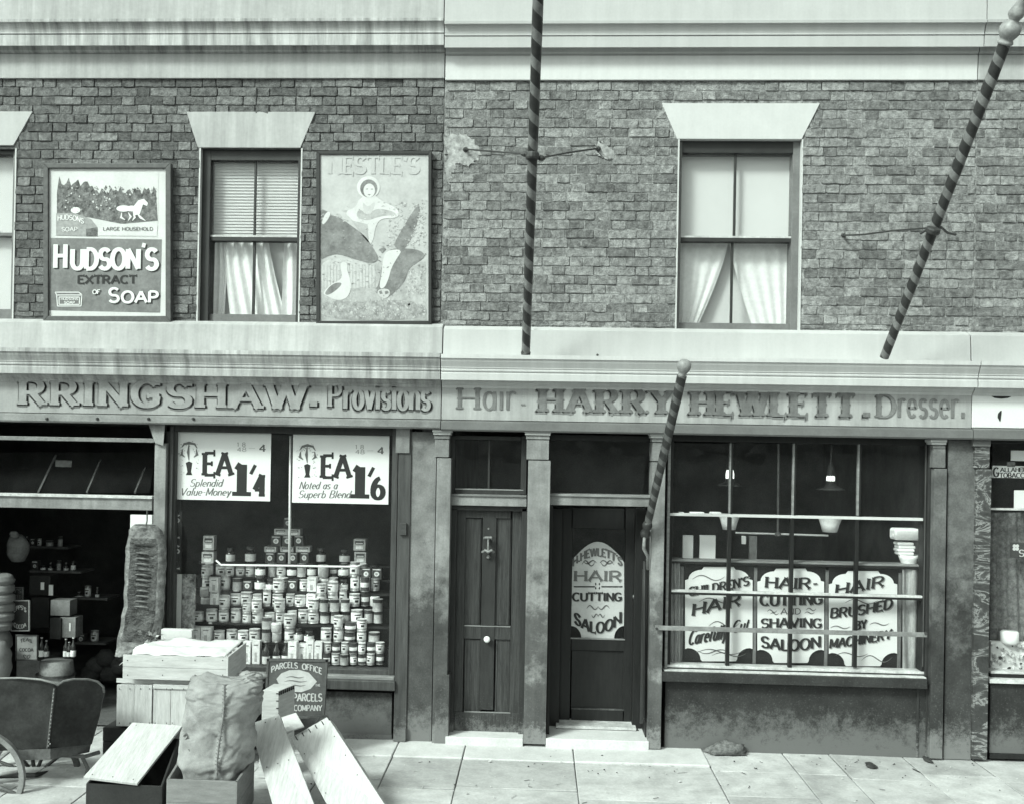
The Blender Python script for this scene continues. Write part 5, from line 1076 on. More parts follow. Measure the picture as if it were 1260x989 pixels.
pb('batten', 'crate_wood', WC, 188, 842, 232, 847.5, -.845, -.83)
planks(WC, 'side_plank', 'crate_wood', 143, 300, 836, 842, -.80, -.79, 1, False)
CL = thing('crate_lid', tuple(at(215, 836, -.8)), 'shallow white box lid covered with crumpled paper, on the pale crate', 'lid')
zf, zt = at(215, 836, -.86).z, at(215, 806, -.86).z; X0, X1 = at(152, 820, -.86).x, at(279, 820, -.86).x; xb0, xb1 = at(184, 790, -.34).x, at(301, 790, -.34).x
# front boards, end boards, paper sheet on top
for i in range(2): MB().box(X0, X1, -.875, -.86, zf+(zt-zf)*i/2+.001, zf+(zt-zf)*(i+1)/2-.001).build('front_board', 'crate_wood', CL, bevel=.002)
MB().hexa([(X1-.001,-.875,zf),(X1+.014,-.875,zf),(xb1+.014,-.34,zf),(xb1,-.34,zf),(X1-.001,-.875,zt+.002),(X1+.014,-.875,zt+.002),(xb1+.014,-.34,zt+.012),(xb1,-.34,zt+.012)]).build('end_board', 'crate_wood', CL)
mb = MB(); nx, ny = 40, 22; vs = []; fs = []
for j in range(ny+1):
    for i in range(nx+1):
        u, v = i/nx, j/ny; x = (X0-.03)*(1-u)+(X1-.01)*u; x += (xb0-X0-.0)*v*.6*(1-u)+(xb1-X1)*v*u*.96; y = -.87+.53*v
        z = zt+.008+.022*noise.noise(Vector((u*4, v*4, 1)))+.008*noise.noise(Vector((u*13, v*11, 3)))+.02*v
        if u < .12: z -= (.12-u)*(.75 if v < .5 else .3)
        vs.append((x, y, z))
for j in range(ny):
    for i in range(nx): k = j*(nx+1)+i; fs.append((k, k+1, k+nx+2, k+nx+1))
pp_ = mb.add(vs, fs).build('paper_sheet', 'paper', CL, smooth=True); so = pp_.modifiers.new('solid', 'SOLIDIFY'); so.thickness = .004
# greens and scraps on the lid
mb = MB(); rgn = random.Random(5)
for i in range(90):
    p_ = at(rgn.gauss(178+rgn.random()*14, 6), 787+rgn.uniform(-3, 3), -.42)+Vector((0, rgn.uniform(-.05,.05), rgn.uniform(0, .05))); d_ = Vector((rgn.uniform(-1,1), rgn.uniform(-1,1), rgn.uniform(-.3,1)))*.04
    s_ = Vector((rgn.uniform(-1,1), rgn.uniform(-1,1), .3))*.018; mb.flat([p_, p_+s_+d_*.5, p_+d_, p_-s_+d_*.5], rgn.choice((0, 1, 1)))
tag(mb.build('withered_greens', ['tin_mid', 'cart_wood']), 'heap of withered leaves on the back of the papered lid', 'leaves', kind='stuff')
wb_ = thing('small_carton', tuple(at(218, 786, -.25)), 'low pale carton lying behind the papered lid', 'carton'); MB().pbox(198, 774, 236, 790, -.26, -.2).build('carton', 'card_pale', wb_, bevel=.004)
# sloping lid on a dark box, left
SB = thing('sloping_board', tuple(at(150, 960, -1.3)), 'pale flat board sloping down over a dark box, left of the sack', 'board')
F = [at(102.5,955,-1.95), at(169,963,-1.95), at(224.5,892,-1.35), at(163,888,-1.35)]; nrm = (F[1]-F[0]).cross(F[3]-F[0]).normalized()
for i in range(1): MB().hexa([p-nrm*.02 for p in F]+F).build('board', 'crate_wood_up', SB, bevel=.003)
DB = thing('dark_box', tuple(at(150, 985, -1.4)), 'dark open box underneath the sloping pale board', 'crate')
A_, B_, C_, D_ = at(106,958,-1.93), at(200,965,-1.93), at(221,903,-1.37), at(160,895,-1.37)
D2_ = B_; B_ = Vector((B_.x, B_.y, A_.z)); gz = Vector((0,0,.015))
for P in ((A_, B_), (B_, C_), (C_, D_), (D_, A_)):
    a, b = P; n_ = Vector((-(b-a).y, (b-a).x, 0)).normalized()*.014; MB().hexa([Vector((a.x,a.y,.015)), Vector((b.x,b.y,.015)), Vector((b.x,b.y,.015))+n_, Vector((a.x,a.y,.015))+n_, a-Vector((0,0,.03)), b-Vector((0,0,.03)), b-Vector((0,0,.03))+n_, a-Vector((0,0,.03))+n_]).build('side_board', 'crate_dark', DB, bevel=.002)
# open box that holds the sack
OB = thing('open_box', tuple(at(255, 990, -1.35)), 'open topped grey wooden box with the big sack standing in it', 'crate')
fa, fb, fc, fd = at(205,958,-2.1), at(292,961,-2.1), at(313,941,-1.6), at(223,940,-1.6)
zt_ = (fa.z+fb.z)/2; zb_ = .01; xs_ = [(fa.x, -2.1), (fb.x, -2.1), (fc.x, -1.6), (fd.x, -1.6)]
for i in range(4):
    a, b = Vector((*xs_[i], 0)), Vector((*xs_[(i+1) % 4], 0)); n_ = Vector((-(b-a).y, (b-a).x, 0)).normalized()*.016
    for k in range(2):
        z0 = zb_+(zt_-zb_)*k/2+.001; z1 = zb_+(zt_-zb_)*(k+1)/2-.001; U = lambda p, z: Vector((p.x, p.y, z))
        MB().hexa([U(a,z0),U(b,z0),U(b+n_,z0),U(a+n_,z0),U(a,z1),U(b,z1),U(b+n_,z1),U(a+n_,z1)]).build('side_board', 'box_grey', OB, bevel=.002)
MB().add([(x, y, zb_+.02) for x, y in xs_], [(0,1,2,3)]).build('bottom_board', 'box_grey', OB)
# sack
SK = thing('sack', tuple(at(268, 955, -1.25)), 'big full sack with stitched seam and tied ear, standing in the open box', 'sack')
Yk = -1.84; prof = [(972,230,296),(955,226,302),(940,224,308),(925,223,311),(900,224,312),(880,228,316),(860,231,321),(850,232,323),(840,235,323),(834,241,321),(831,252,314)]
mb = MB(); nn_ = 110; ring = []; Np = 90
for j in range(Np+1):
    t = j/Np*(len(prof)-1); i = min(int(t), len(prof)-2); f_ = t-i; py = prof[i][0]+(prof[i+1][0]-prof[i][0])*f_; l_ = prof[i][1]+(prof[i+1][1]-prof[i][1])*f_; r_ = prof[i][2]+(prof[i+1][2]-prof[i][2])*f_
    L_, Rr_ = at(l_, py, Yk), at(r_, py, Yk); cx, rx = (L_.x+Rr_.x)/2, (Rr_.x-L_.x)/2; v = j/Np; dep = .17*(1-max(0, v-.7)*1.9)
    for k in range(nn_):
        th = 2*pi*k/nn_; e = .8; x = cx+rx*(abs(cos(th))**e)*(1 if cos(th) > 0 else -1); y = Yk+dep*(abs(sin(th))**e)*(1 if sin(th) > 0 else -1)
        nv = Vector((x*3, y*3, v*9)); cr = (-.016*max(0, 1-abs(noise.noise(Vector((cos(th)*.7+3, sin(th)*.7, v*7+cos(th)*1.2))))*6)-.010*max(0, 1-abs(noise.noise(Vector((cos(th)*1.1, sin(th)*1.1+5, v*12-cos(th)*1.5))))*5))*(.55+.45*cos(th)); fold = cr+.018*noise.noise(Vector((cos(th)*1.6, sin(th)*1.6, v*11)))+.008*noise.noise(Vector((cos(th)*3, sin(th)*3, v*20)))+.03*noise.noise(Vector((cos(th)*1.2+7, sin(th), v*4)))
        top = max(0, v-.85)/.15; seam = -.012*math.exp(-((x-at(277-6*(1-v), 890, Yk).x)/.012)**2) if sin(th) < 0 else 0
        q = Vector((cos(th), sin(th), 0))*(fold+seam*-1*-1); mb.v.append(Vector((x, y, L_.z*.5+Rr_.z*.5+top*.025*cos(th*2)+.012*noise.noise(Vector((x*9, y*9, 2)))*top))+q)
for j in range(Np):
    for k in range(nn_): k2 = (k+1) % nn_; mb.f.append([j*nn_+k, j*nn_+k2, (j+1)*nn_+k2, (j+1)*nn_+k]); mb.m.append(0)
mb.v.append(at(282, 836, Yk)); c_ = len(mb.v)-1
for k in range(nn_): mb.f.append([Np*nn_+k, Np*nn_+(k+1) % nn_, c_]); mb.m.append(0)
mb.build('sack_body', 'sacking', SK, smooth=True)
sm_ = MB(); pts = []
for i in range(26): t = i/25; pts.append(at(276.5-9*t+1.5*sin(t*6), 842+112*t, Yk-.185)) 
sm_.tube(pts, .007, 6); 
for i in range(0, 25): a = pts[i]; sm_.tube([a+Vector((-.014,.0,.004)), a+Vector((0,-.008,0)), a+Vector((.014,0,-.004))], .0035, 4)
sm_.build('seam', 'sacking_seam', SK)
def ear(cx, cy, w_, h_, seed):
    mb = MB(); r_ = random.Random(seed); c = at(cx, cy, Yk); k = (8.45+Yk)/1250; N = 14
    for j in range(9):
        v = j/8; rr = sin(pi*min(1, v*.9+.08))**.6
        for i in range(N): th = 2*pi*i/N; q = Vector((c.x+(v-.5)*w_*k, c.y+cos(th)*rr*h_*k*.5, c.z+sin(th)*rr*h_*k*.5+.01*sin(v*9)))+Vector((0,1,1))*.012*noise.noise(Vector((v*5, th, seed))); mb.v.append(q)
    for j in range(8):
        for i in range(N): i2 = (i+1) % N; mb.f.append([j*N+i, j*N+i2, (j+1)*N+i2, (j+1)*N+i]); mb.m.append(0)
    mb.f.append(list(range(N))); mb.m.append(0); mb.f.append([8*N+i for i in range(N)]); mb.m.append(0)
    mb.build('ear', 'sacking', SK, smooth=True)
ear(312, 832, 36, 11, 1); ear(246, 836, 24, 10, 3); ear(280, 837, 40, 9, 5)
MB().tube([at(302,829,Yk-.05), at(312,826,Yk-.08), at(322,829,Yk-.05), at(324,834,Yk-.04), at(314,836,Yk-.09), at(304,833,Yk-.08)], .006, 6).build('tie', 'sacking_seam', SK)
mk_ = MB()
for L in ([(226,905),(229,902),(231,906),(228,910),(226,914)],[(226,918),(233,922),(238,932),(240,945),(239,955)],[(229,926),(234,932),(231,940),(235,948),(231,952)],[(228,932),(231,938),(229,946)],[(232,928),(229,934)]):
    mk_.tube([at(x, y_, -2.0+.0012*abs(x-240)+.05*max(0,(232-x)/8)) for x, y_ in L], .0045, 4)
mk_.build('stencil_mark', 'ink_soft', SK)
# dovetailed crate standing on end
UC = thing('dovetailed_crate', tuple(at(343, 890, -1.1)), 'small pale dovetailed crate standing on end right of the sack', 'crate')
Yc = -1.12; a, b = at(322.5, 849, Yc), at(343, 850, Yc); c = at(363, 839, -.9)
MB().hexa([(a.x,Yc,.3),(b.x,Yc,.3),(c.x,-.9,.3),(c.x-.16,-.9,.3),(a.x,Yc,a.z),(b.x,Yc,a.z),(c.x,-.9,a.z),(c.x-.16,-.9,a.z)]).build('crate_box', 'crate_wood', UC, bevel=.003)
MB().hexa([(a.x-.02,Yc-.005,.01),(b.x+.035,Yc-.005,.01),(c.x+.01,-.9,.01),(c.x-.16,-.9,.01),(a.x,Yc-.005,.299),(b.x+.01,Yc-.005,.299),(c.x,-.9,.299),(c.x-.16,-.9,.299)]).build('lower_box', 'crate_wood', UC)
for i in range(8): t = i/8; q = at(343.5+20*t, 849-1.3*i-.5, Yc+.22*t-.004); MB().box(q.x-.004, q.x+.005, q.y-.004, q.y+.01, a.z-.03, a.z-.004).build('dovetail', 'crate_dark', UC)
for i in range(4): q = at(343, 853+i*9, Yc-.004); MB().box(q.x-.02, q.x-.002, q.y, q.y+.01, q.z-.003, q.z+.003).build('nail_gap', 'crate_dark', UC)
# leaning crates (boards) in the foreground
def slab_board(name, pts, Ys, th, label, m='crate_wood', side=None, bev=.003):
    F = [at(x, y, Y_) for (x, y), Y_ in zip(pts, Ys)]; T = thing(name, tuple(F[0]), label, 'board'); n_ = (F[1]-F[0]).cross(F[3]-F[0]).normalized()
    if n_.y > 0: n_ = -n_
    MB().hexa([p-n_*th for p in F]+F).build('board', m, T, bevel=bev); return T, F, n_
T, F, nq_ = slab_board('leaning_board', [(307,890),(343.5,878),(392,1003),(340,1006)], [-1.45,-1.45,-2.1,-2.1], .02, 'long pale board leaning nearest the sack', 'crate_wood_up')
TL, FL_ = T, F
MB().tube([at(310,921,-1.75), at(314,916,-1.72)], .007, 6).build('peg', 'crate_wood', T)
pb('wood_scrap', 'crate_wood', T, 333, 905, 336, 915, -1.35, -1.34) if False else None
T2, F2, n2 = slab_board('leaning_board', [(346,882),(364,876),(374,893),(352,900)], [-1.3,-1.3,-1.4,-1.4], .015, 'short pale board end showing behind the two long boards')
T3, F3, n3 = slab_board('shallow_crate', [(358,907),(403,881),(482,1002),(410,1004)], [-1.35,-1.35,-2.0,-2.0], .10, 'shallow pale crate leaning on its end below the parcels sign', 'crate_wood_up')
T3['category'] = 'crate'
e1 = (F3[1]-F3[0]).normalized(); e2 = (F3[2]-F3[1]).normalized()
for i in range(5): q = F3[0]+(F3[1]-F3[0])*(i+.6)/5.6+n3*.002; MB().tube([q+e2*.012, q+e2*.05+n3*.002], .0035, 4).build('nail_mark', 'crate_dark', T3)
MB().tube([F3[0]+(F3[1]-F3[0])*.7+n3*.003, F3[0]+(F3[1]-F3[0])*.85+n3*.02-e2*.01, F3[1]+n3*.01, F3[1]+e2*.04+n3*.004], .006, 6).build('wire_loop', 'iron', T3)
# parcels office sign
PS = thing('parcels_sign', tuple(at(365, 885, -.7)), 'dark PARCELS OFFICE sign board with a pale oval, leaning below the tins', 'sign'); Yp = -.62
F = [at(325,886,Yp), at(399,882,Yp), at(403.5,811,Yp), at(328.5,810,Yp)]
MB().prism(F, [p+Vector((0,.02,0)) for p in F]).build('board', 'parcels_ground', PS)
for i in range(4):
    a, b = F[i], F[(i+1) % 4]; d_ = (b-a).normalized(); c_ = sum(F, Vector())/4; inn = (c_-(a+b)/2).normalized()*.017
    MB().hexa([a+Vector((0,-.008,0)), b+Vector((0,-.008,0)), b+Vector((0,.024,0)), a+Vector((0,.024,0)), a+inn+Vector((0,-.008,0)), b+inn+Vector((0,-.008,0)), b+inn+Vector((0,.024,0)), a+inn+Vector((0,.024,0))]).build('frame_side', 'frame_brown', PS)
mb = MB(); ppoly(mb, [(340,835),(346,828),(356,824),(368,823.5),(380,827),(390,838),(382,847),(371,851),(358,850.5),(346,846)], Yp-.003, 0)
for (x, y_, w_) in ((352,833,22),(350,838,28),(352,843,24)): swirl(mb, x, y_, w_, 2, Yp-.0045, 1, .008)
ptext(mb, 'PARCELS', 334, 366, 820, 827, Yp-.003, m=0, arch=3, rise=5, thick=.2, thin=.14); ptext(mb, 'OFFICE', 372, 396, 816, 823, Yp-.003, m=0, rise=-6, arch=1, thick=.2, thin=.14)
ptext(mb, 'PARCELS', 361, 396, 853, 862, Yp-.003, m=0, thick=.2, thin=.15); ptext(mb, 'COMPANY', 362, 396, 867, 874, Yp-.003, m=0, thick=.2, thin=.15); ptext(mb, 'THE', 388, 394, 841, 844, Yp-.003, m=0, thick=.2, thin=.15); ptext(mb, 'LONDON', 332, 356, 853, 861, Yp-.003, m=0, thick=.2, thin=.15) if False else None
mb.build('lettering', ['sign_pale', 'ink_soft'], PS)
# ================================================================== HANGING SIDE OF BACON
BC = thing('side_of_bacon', tuple(at(172, 800, -.3)), 'whole side of bacon with ribs showing, hanging by the shop doorway', 'meat')
pf = [(645,166,190),(651,160,198),(662,157,203),(680,155,205),(700,154,204),(720,153,203),(745,152,202),(765,149,200),(780,146,196),(792,144,190),(800,143,176),(806,143,156)]
mb = MB(); NJ = 80; NK = 40; Yb_ = -.22
for j in range(NJ+1):
    t = j/NJ*(len(pf)-1); i = min(int(t), len(pf)-2); f_ = t-i; py = pf[i][0]+(pf[i+1][0]-pf[i][0])*f_; l_ = pf[i][1]+(pf[i+1][1]-pf[i][1])*f_+.5*sin(py*.23); r_ = pf[i][2]+(pf[i+1][2]-pf[i][2])*f_+.5*sin(py*.31)
    L_, R_ = at(l_, py, Yb_), at(r_, py, Yb_); cx = (L_.x+R_.x)/2; rx = (R_.x-L_.x)/2
    for k in range(NK):
        th = 2*pi*k/NK; x = cx+rx*cos(th); u = cos(th); y = Yb_+.085*sin(th)
        if sin(th) < 0:
            y += .05*math.exp(-((u+.05)/.55)**2)*(1 if 670 < py < 770 else .3)
            if 678 < py < 752 and -.62 < u < .5: y += .011*sin((py+u*u*9+u*3)*2*pi/7.2)
            y += .02*noise.noise(Vector((x*16, py*.06, 4)))+.012*noise.noise(Vector((x*45, py*.2, 9)))
        mb.v.append(Vector((x, y, (L_.z+R_.z)/2)))
for j in range(NJ):
    for k in range(NK): k2 = (k+1) % NK; mb.f.append([j*NK+k, j*NK+k2, (j+1)*NK+k2, (j+1)*NK+k]); u = cos(2*pi*(k+.5)/NK); mb.m.append(1 if abs(u) > .72 or j < 14 or j > 62 else 0)
mb.f.append(list(range(NK))); mb.m.append(1); mb.f.append([NJ*NK+k for k in range(NK)]); mb.m.append(1)
mb.build('flank', ['meat', 'fat'], BC, smooth=True)
rb = MB()
for i in range(11):
    y_ = 682+i*6.6; pts = []
    for k in range(9): u = k/8; pts.append(at(162+29*u, y_-2+7*u*u-3*u, Yb_-.050-.012*sin(pi*u)+.03*(1-sin(pi*u))))
    MB().tube(pts, [.004+.005*sin(pi*k/8) for k in range(9)], 6).build('rib', 'rib_bone', BC, smooth=True)
tag(MB().pbox(160, 633, 187, 660, -.04, .0).build('wrapping_paper', 'card_white', bevel=.004), 'white paper pinned above the hanging bacon', 'paper')
MB().tube([at(181,628,-.2), at(181,640,-.22), at(179,650,-.25), at(184,652,-.28)], .006, 6).build('hook', 'iron', BC)
# ================================================================== HANDCART
HC = thing('tub_cart', tuple(at(60, 1000, -1.3)), 'dark two-wheeled tub cart standing at the left in front of the doorway', 'cart')
Yn = -1.35
def panel(pts, Ys, th, name, m):   # curved top panel from pixel outline with interpolated depth
    xs = [p_[0] for p_ in pts]; x0, x1 = min(xs), max(xs); F = []
    for x, y_ in pts: F.append(at(x, y_, Ys[0]+(Ys[1]-Ys[0])*(x-x0)/(x1-x0)))
    d_ = Vector((0, th, 0)); return MB().prism(F, [p_+d_ for p_ in F]).build(name, m, HC, bevel=.006)
topL = [(-60,842),(-30,836),(0,834.5),(25,834),(50,836),(66,840)]; panel([(-60,926)]+topL+[(69,846),(64,880),(59,921)], (-1.5, -1.42), .02, 'side_panel', 'cart_panel')
panel([(61,921),(65,880),(69.5,846),(72,840),(90,836),(108,836),(120,839),(127,845),(128,852),(122,880),(112,916)], (-1.42, -1.15), .02, 'end_panel', 'cart_panel')
panel([(112,914),(122,880),(128,851),(124,843),(100,842),(60,842),(60,914)], (-1.12, -1.1), .02, 'far_panel', 'cart_panel')
MB().tube([at(x, y_-.5, -1.46+max(0,(x-69))*.0045) for x, y_ in [(-60,842),(-30,836),(0,834.5),(25,834),(50,836),(66,840),(71,843),(78,838),(90,835.5),(108,835.5),(120,838.5),(127,845),(128,852)]], .008, 6).build('top_beading', 'iron_pale', HC, smooth=True)
for k in range(16): q = at(66.5-k*.45, 848+k*4.6, -1.44); MB().lathe(q, [(.006,0),(.004,.006)], 6, axis=(0,-1,0)).build('rivet', 'iron_pale', HC)
MB().tube([at(67,846,-1.43), at(58.5,920,-1.43)], .008, 6).build('corner_beading', 'cart_wood', HC)
MB().hexa([at(20,935,-1.45), at(62,934,-1.44), at(110,925,-1.12), at(70,925,-1.12), at(20,922,-1.45), at(62,921,-1.44), at(112,914,-1.12), at(70,914,-1.12)]).build('bed', 'cart_wood', HC)
MB().tube([at(-30,955,-1.5), at(42,953,-1.3), at(60,950,-1.1)], .018, 8).build('axle', 'iron', HC)
MB().tube([at(55,928,-1.3), at(105,930,-1.2), at(122,925,-1.1)], .016, 6).build('shaft_bar', 'cart_wood', HC); MB().tube([at(100,928,-1.2), at(108,945,-1.2), at(104,960,-1.2)], .014, 6).build('prop_leg', 'cart_wood', HC)
def wheel(c, R, nx_, ang, rimm, spm, n=12):
    W = thing('wheel', tuple(c)); W.parent = HC; W.location = WL[W.name]-WL[HC.name]; ax = Vector((sin(ang), -cos(ang), 0)); u = Vector((cos(ang), sin(ang), 0)); v = Vector((0,0,1))
    rim = MB(); N = 48; prf = [(R-.035, -.018), (R, -.02), (R, .02), (R-.035, .018)]
    for k in range(N):
        th = 2*pi*k/N; e = u*cos(th)+v*sin(th)
        for r_, o_ in prf: rim.v.append(c+e*r_+ax*o_)
    for k in range(N):
        for i in range(4): a, b = k*4+i, k*4+(i+1) % 4; a2, b2 = ((k+1) % N)*4+i, ((k+1) % N)*4+(i+1) % 4; rim.f.append([a, a2, b2, b]); rim.m.append(0)
    rim.build('rim', rimm, W, auto=True)
    MB().lathe(c-ax*.06, [(.03,0),(.05,.01),(.055,.05),(.06,.08),(.04,.11),(.025,.12)], 16, axis=ax).build('hub', spm, W, auto=True)
    for k in range(n): th = 2*pi*(k+.3)/n; e = u*cos(th)+v*sin(th); MB().tube([c+e*.04, c+e*(R-.03)], [.015, .011], 6).build('spoke', spm, W, smooth=True)
wheel(at(-31, 957, -1.62), .335, 0, .12, 'wheel_pale', 'wheel_pale'); wheel(at(43, 953, -1.02), .335, 0, .1, 'cart_wood', 'cart_dark')
# ================================================================== DIM GOODS INSIDE THE DOORWAY
g_ = 'goods stacked inside the dark doorway'
def dim(name, mb, m, label, cat, bevel=.004, smooth=False): return tag(mb.build(name, m, bevel=bevel, smooth=smooth), label, cat, g_)
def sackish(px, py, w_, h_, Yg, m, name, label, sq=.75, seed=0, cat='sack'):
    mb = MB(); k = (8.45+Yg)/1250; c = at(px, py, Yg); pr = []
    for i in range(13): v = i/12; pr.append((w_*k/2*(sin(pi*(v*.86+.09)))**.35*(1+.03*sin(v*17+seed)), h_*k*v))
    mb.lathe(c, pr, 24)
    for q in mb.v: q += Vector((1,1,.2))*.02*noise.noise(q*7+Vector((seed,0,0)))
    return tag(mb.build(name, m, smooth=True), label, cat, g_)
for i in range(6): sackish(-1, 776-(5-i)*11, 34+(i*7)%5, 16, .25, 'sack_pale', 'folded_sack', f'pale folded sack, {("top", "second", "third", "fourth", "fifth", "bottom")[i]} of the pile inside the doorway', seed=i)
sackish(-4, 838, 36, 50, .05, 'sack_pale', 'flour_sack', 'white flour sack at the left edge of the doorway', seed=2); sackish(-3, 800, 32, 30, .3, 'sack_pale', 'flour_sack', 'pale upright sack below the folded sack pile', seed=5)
def tcard(a, b, c, d, Yg, words, label, ground='sign_dark', ink='card_pale', inner=None):
    T = thing('cocoa_card', tuple(at((a+c)/2, d, Yg)), label, 'card', g_); MB().pbox(a, b, c, d, Yg, Yg+.02).build('card', ground, T); frame4(T, (a,b,c,d), (a+1,b+1,c-1,d-1), Yg-.006, Yg+.01, ink, 0); mb = MB()
    for t, x0, x1, tp, bt, ar in words: ptext(mb, t, x0, x1, tp, bt, Yg-.002, thick=.22, thin=.14, serif=0, arch=ar)
    mb.build('lettering', ink, T); return T
tcard(7,722,28,738,.42,[("FRY'S",9,26,724,729,0),('MALTED',9,26,731.5,736,0)],"small card lettered FRY'S MALTED above the cocoa card",'sign_dark','card_grey')
tcard(13,738,36,776,.36,[("EPPS'S",17,32,748,753,4),('COCOA',17,32,765,770,-3)],"dark card lettered EPPS'S COCOA inside the doorway")
tcard(19,781,46,812,.2,[('TEAS',25,39,787,791,3),('COCOA',24,41,797,801,0),('CO',29,37,804,808,-2)],'pale patterned card tilted against the sacks','card_grey','ink')
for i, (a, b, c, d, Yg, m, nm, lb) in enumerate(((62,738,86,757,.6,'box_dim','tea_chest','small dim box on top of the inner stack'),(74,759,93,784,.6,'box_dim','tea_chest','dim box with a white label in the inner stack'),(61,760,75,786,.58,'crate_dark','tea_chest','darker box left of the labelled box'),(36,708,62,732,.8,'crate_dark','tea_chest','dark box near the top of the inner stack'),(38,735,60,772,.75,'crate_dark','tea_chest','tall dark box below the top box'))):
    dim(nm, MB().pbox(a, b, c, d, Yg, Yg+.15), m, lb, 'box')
tag(MB().pbox(85, 766, 87, 776, .595, .6).build('box_label', 'card_white'), 'narrow white label on the dim inner box', 'label')
tag(MB().pbox(50, 716, 54, 725, .7, .71).build('box_label', 'card_white'), 'small white ticket on the upper dark box', 'label'); tag(MB().pbox(60, 719, 65, 732, .7, .71).build('box_label', 'card_pale'), 'pale slip hanging beside the upper dark box', 'label')
for i, (x, h_) in enumerate(((51,26),(57,22),(81,24),(90,26),(85,20))): o = link('glass_bottle', tin_mesh('bottle', 7, h_), at(x, 808, .5)); tag(o, ('slim bottle left of the barrel', 'second slim bottle over the barrel', 'bottle standing right over the barrel', 'rightmost bottle beside the labelled box', 'short bottle between two taller bottles')[i], 'bottle', g_)
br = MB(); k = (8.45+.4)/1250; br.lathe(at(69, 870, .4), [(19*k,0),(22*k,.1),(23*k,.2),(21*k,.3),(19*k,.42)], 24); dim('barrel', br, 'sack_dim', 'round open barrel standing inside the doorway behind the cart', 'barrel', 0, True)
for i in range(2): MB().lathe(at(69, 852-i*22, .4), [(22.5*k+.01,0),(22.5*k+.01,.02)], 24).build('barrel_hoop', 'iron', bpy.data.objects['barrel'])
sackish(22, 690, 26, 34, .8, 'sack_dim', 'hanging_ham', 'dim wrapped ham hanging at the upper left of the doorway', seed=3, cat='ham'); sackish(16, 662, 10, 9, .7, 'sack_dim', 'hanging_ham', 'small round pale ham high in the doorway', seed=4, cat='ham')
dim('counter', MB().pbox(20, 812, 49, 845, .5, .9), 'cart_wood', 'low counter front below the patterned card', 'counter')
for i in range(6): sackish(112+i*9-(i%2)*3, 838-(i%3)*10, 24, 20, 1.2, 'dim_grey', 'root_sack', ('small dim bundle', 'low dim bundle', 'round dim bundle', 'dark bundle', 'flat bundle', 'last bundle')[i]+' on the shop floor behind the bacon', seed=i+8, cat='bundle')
tag(MB().pbox(68, 574, 88, 566, .5, .51).build('roof_paper', 'card_grey'), 'pale scrap seen through the open fanlight', 'paper')
# things on the pavement at the foot of the stall riser
def lump(px, py, w_, h_, m, name, label, cat, Yg=-.12, seed=0):
    mb = MB(); k = (8.45+Yg)/1250; c = at(px, py, Yg); vs = []; n, r_ = 20, 8
    for j in range(r_+1):
        for i in range(n): th = 2*pi*i/n; v = j/r_; R_ = cos(v*pi/2)**1.0*(1-.35*v); q = Vector((cos(th)*R_*w_*k/2, sin(th)*R_*.09, sin(v*pi/2)*h_*k)); q *= 1+.5*noise.noise(q*14+Vector((seed,1,2)))+.25*noise.noise(q*40); vs.append(Vector((c.x, Yg, max(c.z, .012)))+q)
    mb.v = vs
    for j in range(r_):
        for i in range(n): i2 = (i+1) % n; mb.f.append([j*n+i, j*n+i2, (j+1)*n+i2, (j+1)*n+i]); mb.m.append(0)
    return tag(mb.build(name, m, smooth=True), label, cat)
lump(893, 925, 52, 13, 'rubble', 'dirt_heap', 'small grey dirt heap against the saloon stall riser', 'dirt', seed=1)
lump(1072, 941, 12, 1.5, 'pit', 'litter', 'dark scrap on the pavement right of the saloon riser', 'litter', -.35, 2); lump(1141, 934, 8, 2.5, 'pit', 'litter', 'dark scrap at the foot of the right pilaster', 'litter', -.14, 3)

# grit, straw and scraps lying on the pavement
mb = MB(); rgn = random.Random(31)
for i in range(500):
    x = rgn.uniform(-4.2, 4.3); y = -.13-abs(rgn.gauss(0, .45)) if i % 2 else rgn.uniform(-2.4, -.12); s_ = rgn.uniform(.002, .007)*(2.2 if i % 23 == 0 else 1)
    z = .004; th = rgn.uniform(0, pi); u = Vector((cos(th), sin(th), 0)); v = Vector((-sin(th), cos(th), 0)); p_ = Vector((x, y, z+.004))
    if i % 3 == 0: mb.hexa([p_-u*s_*4-v*s_*.4, p_+u*s_*4-v*s_*.4, p_+u*s_*4+v*s_*.4, p_-u*s_*4+v*s_*.4]+[q+Vector((0,0,.002)) for q in (p_-u*s_*4-v*s_*.4, p_+u*s_*4-v*s_*.4, p_+u*s_*4+v*s_*.4, p_-u*s_*4+v*s_*.4)], rgn.choice((0, 1)))
    else: mb.lathe(p_, [(s_, 0), (s_*1.1, s_*.4), (s_*.6, s_*.9)], 5, m=rgn.choice((0, 1, 1)))
tag(mb.build('grit', ['pit', 'tin_mid']), 'scattered grit and straw on the pavement slabs', 'litter', kind='stuff')

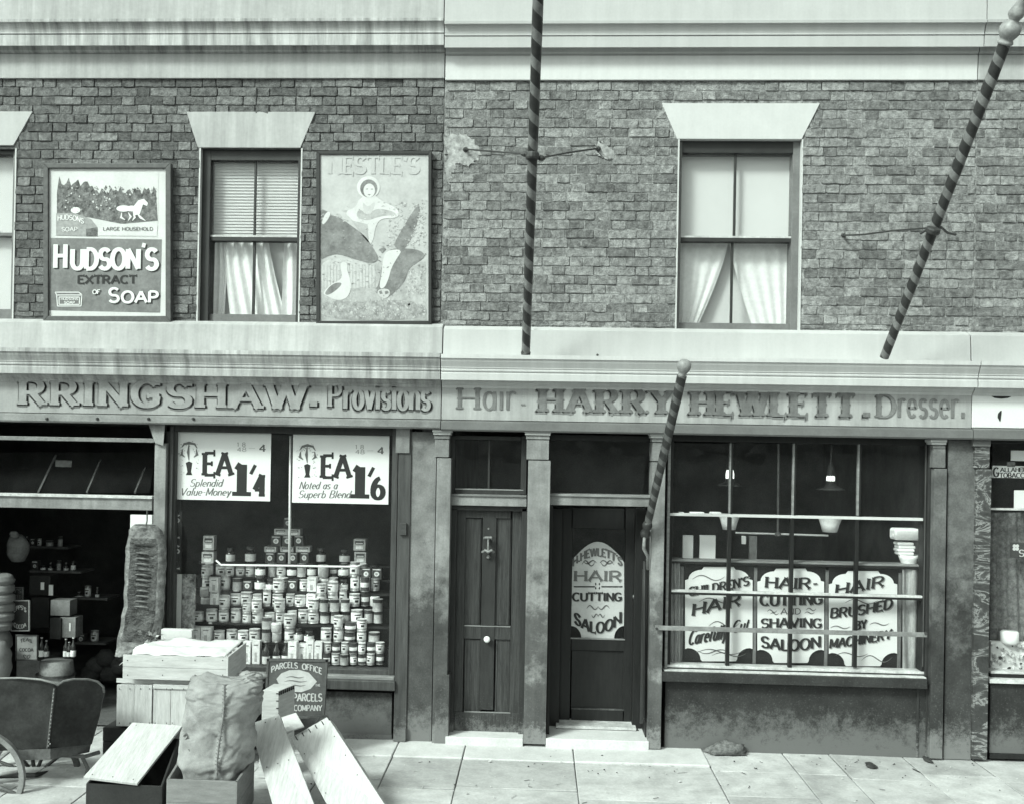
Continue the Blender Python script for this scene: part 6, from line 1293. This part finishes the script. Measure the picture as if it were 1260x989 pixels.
rgn = random.Random(77); n_ = 0
for py, x0, x1, Yg in ((702, 40, 96, 1.3), (672, 30, 80, 1.6), (735, 92, 128, 1.4), (790, 96, 126, 1.2)):
    tag(MB().pbox(x0-4, py, x1+4, py+2.5, Yg, Yg+.3).build('wall_shelf', 'cart_wood'), f'dim shelf inside the doorway, {("above the inner box stack", "highest near the round ham", "far back right of the labelled box", "low and far back near the bacon")[n_]}', 'shelf', g_); n_ += 1
    x = x0; k_ = 0
    while x < x1-5:
        w_ = rgn.choice((6, 7, 9, 11)); h_ = rgn.choice((9, 12, 15, 17)); kd = rgn.choice(('greytin', 'darkcarton', 'jar', 'carton', 'bottle', 'tin'))
        o = link(NM[kd][0], tin_mesh(kd, w_, h_), at(x+w_/2, py, Yg+.08)); k_ += 1
        tag(o, f'dim {NM[kd][1].split(" ", 1)[1]}, {ORD[k_-1]} on the {("middle", "highest", "far right", "lowest")[n_-1]} shelf inside the doorway', NM[kd][2], g_); x += w_+rgn.choice((.6, 2, 4))

# nail heads in the boards and crates
def nails(parent, F, us, vs_, off):
    n_ = (F[1]-F[0]).cross(F[3]-F[0]).normalized(); n_ = -n_ if n_.y > 0 else n_
    for u in us:
        for v in vs_: MB().lathe(F[0]+(F[1]-F[0])*u+(F[3]-F[0])*v+n_*off, [(.0045, 0), (.004, .002)], 7, axis=n_).build('nail_head', 'crate_dark', parent)
nails(SB, [at(102.5,955,-1.95), at(169,963,-1.95), at(224.5,892,-1.35), at(163,888,-1.35)], (.12, .5, .88), (.05, .95), .0005)
nails(TL, FL_, (.15, .5, .85), (.04, .5), .0005); nails(T3, F3, (.1, .9), (.25, .5, .75), .0005)
for x in (147, 160, 173, 184, 191, 205, 212, 226):
    for y_ in (847, 889): MB().lathe(at(x, y_, -.8445), [(.0045, 0), (.004, .003)], 7, axis=(0,-1,0)).build('nail_head', 'crate_dark', WC)
for x in (157, 200, 240, 274):
    for y_ in (812, 830): MB().lathe(at(x, y_, -.8755), [(.0045, 0), (.004, .003)], 7, axis=(0,-1,0)).build('nail_head', 'crate_dark', CL)
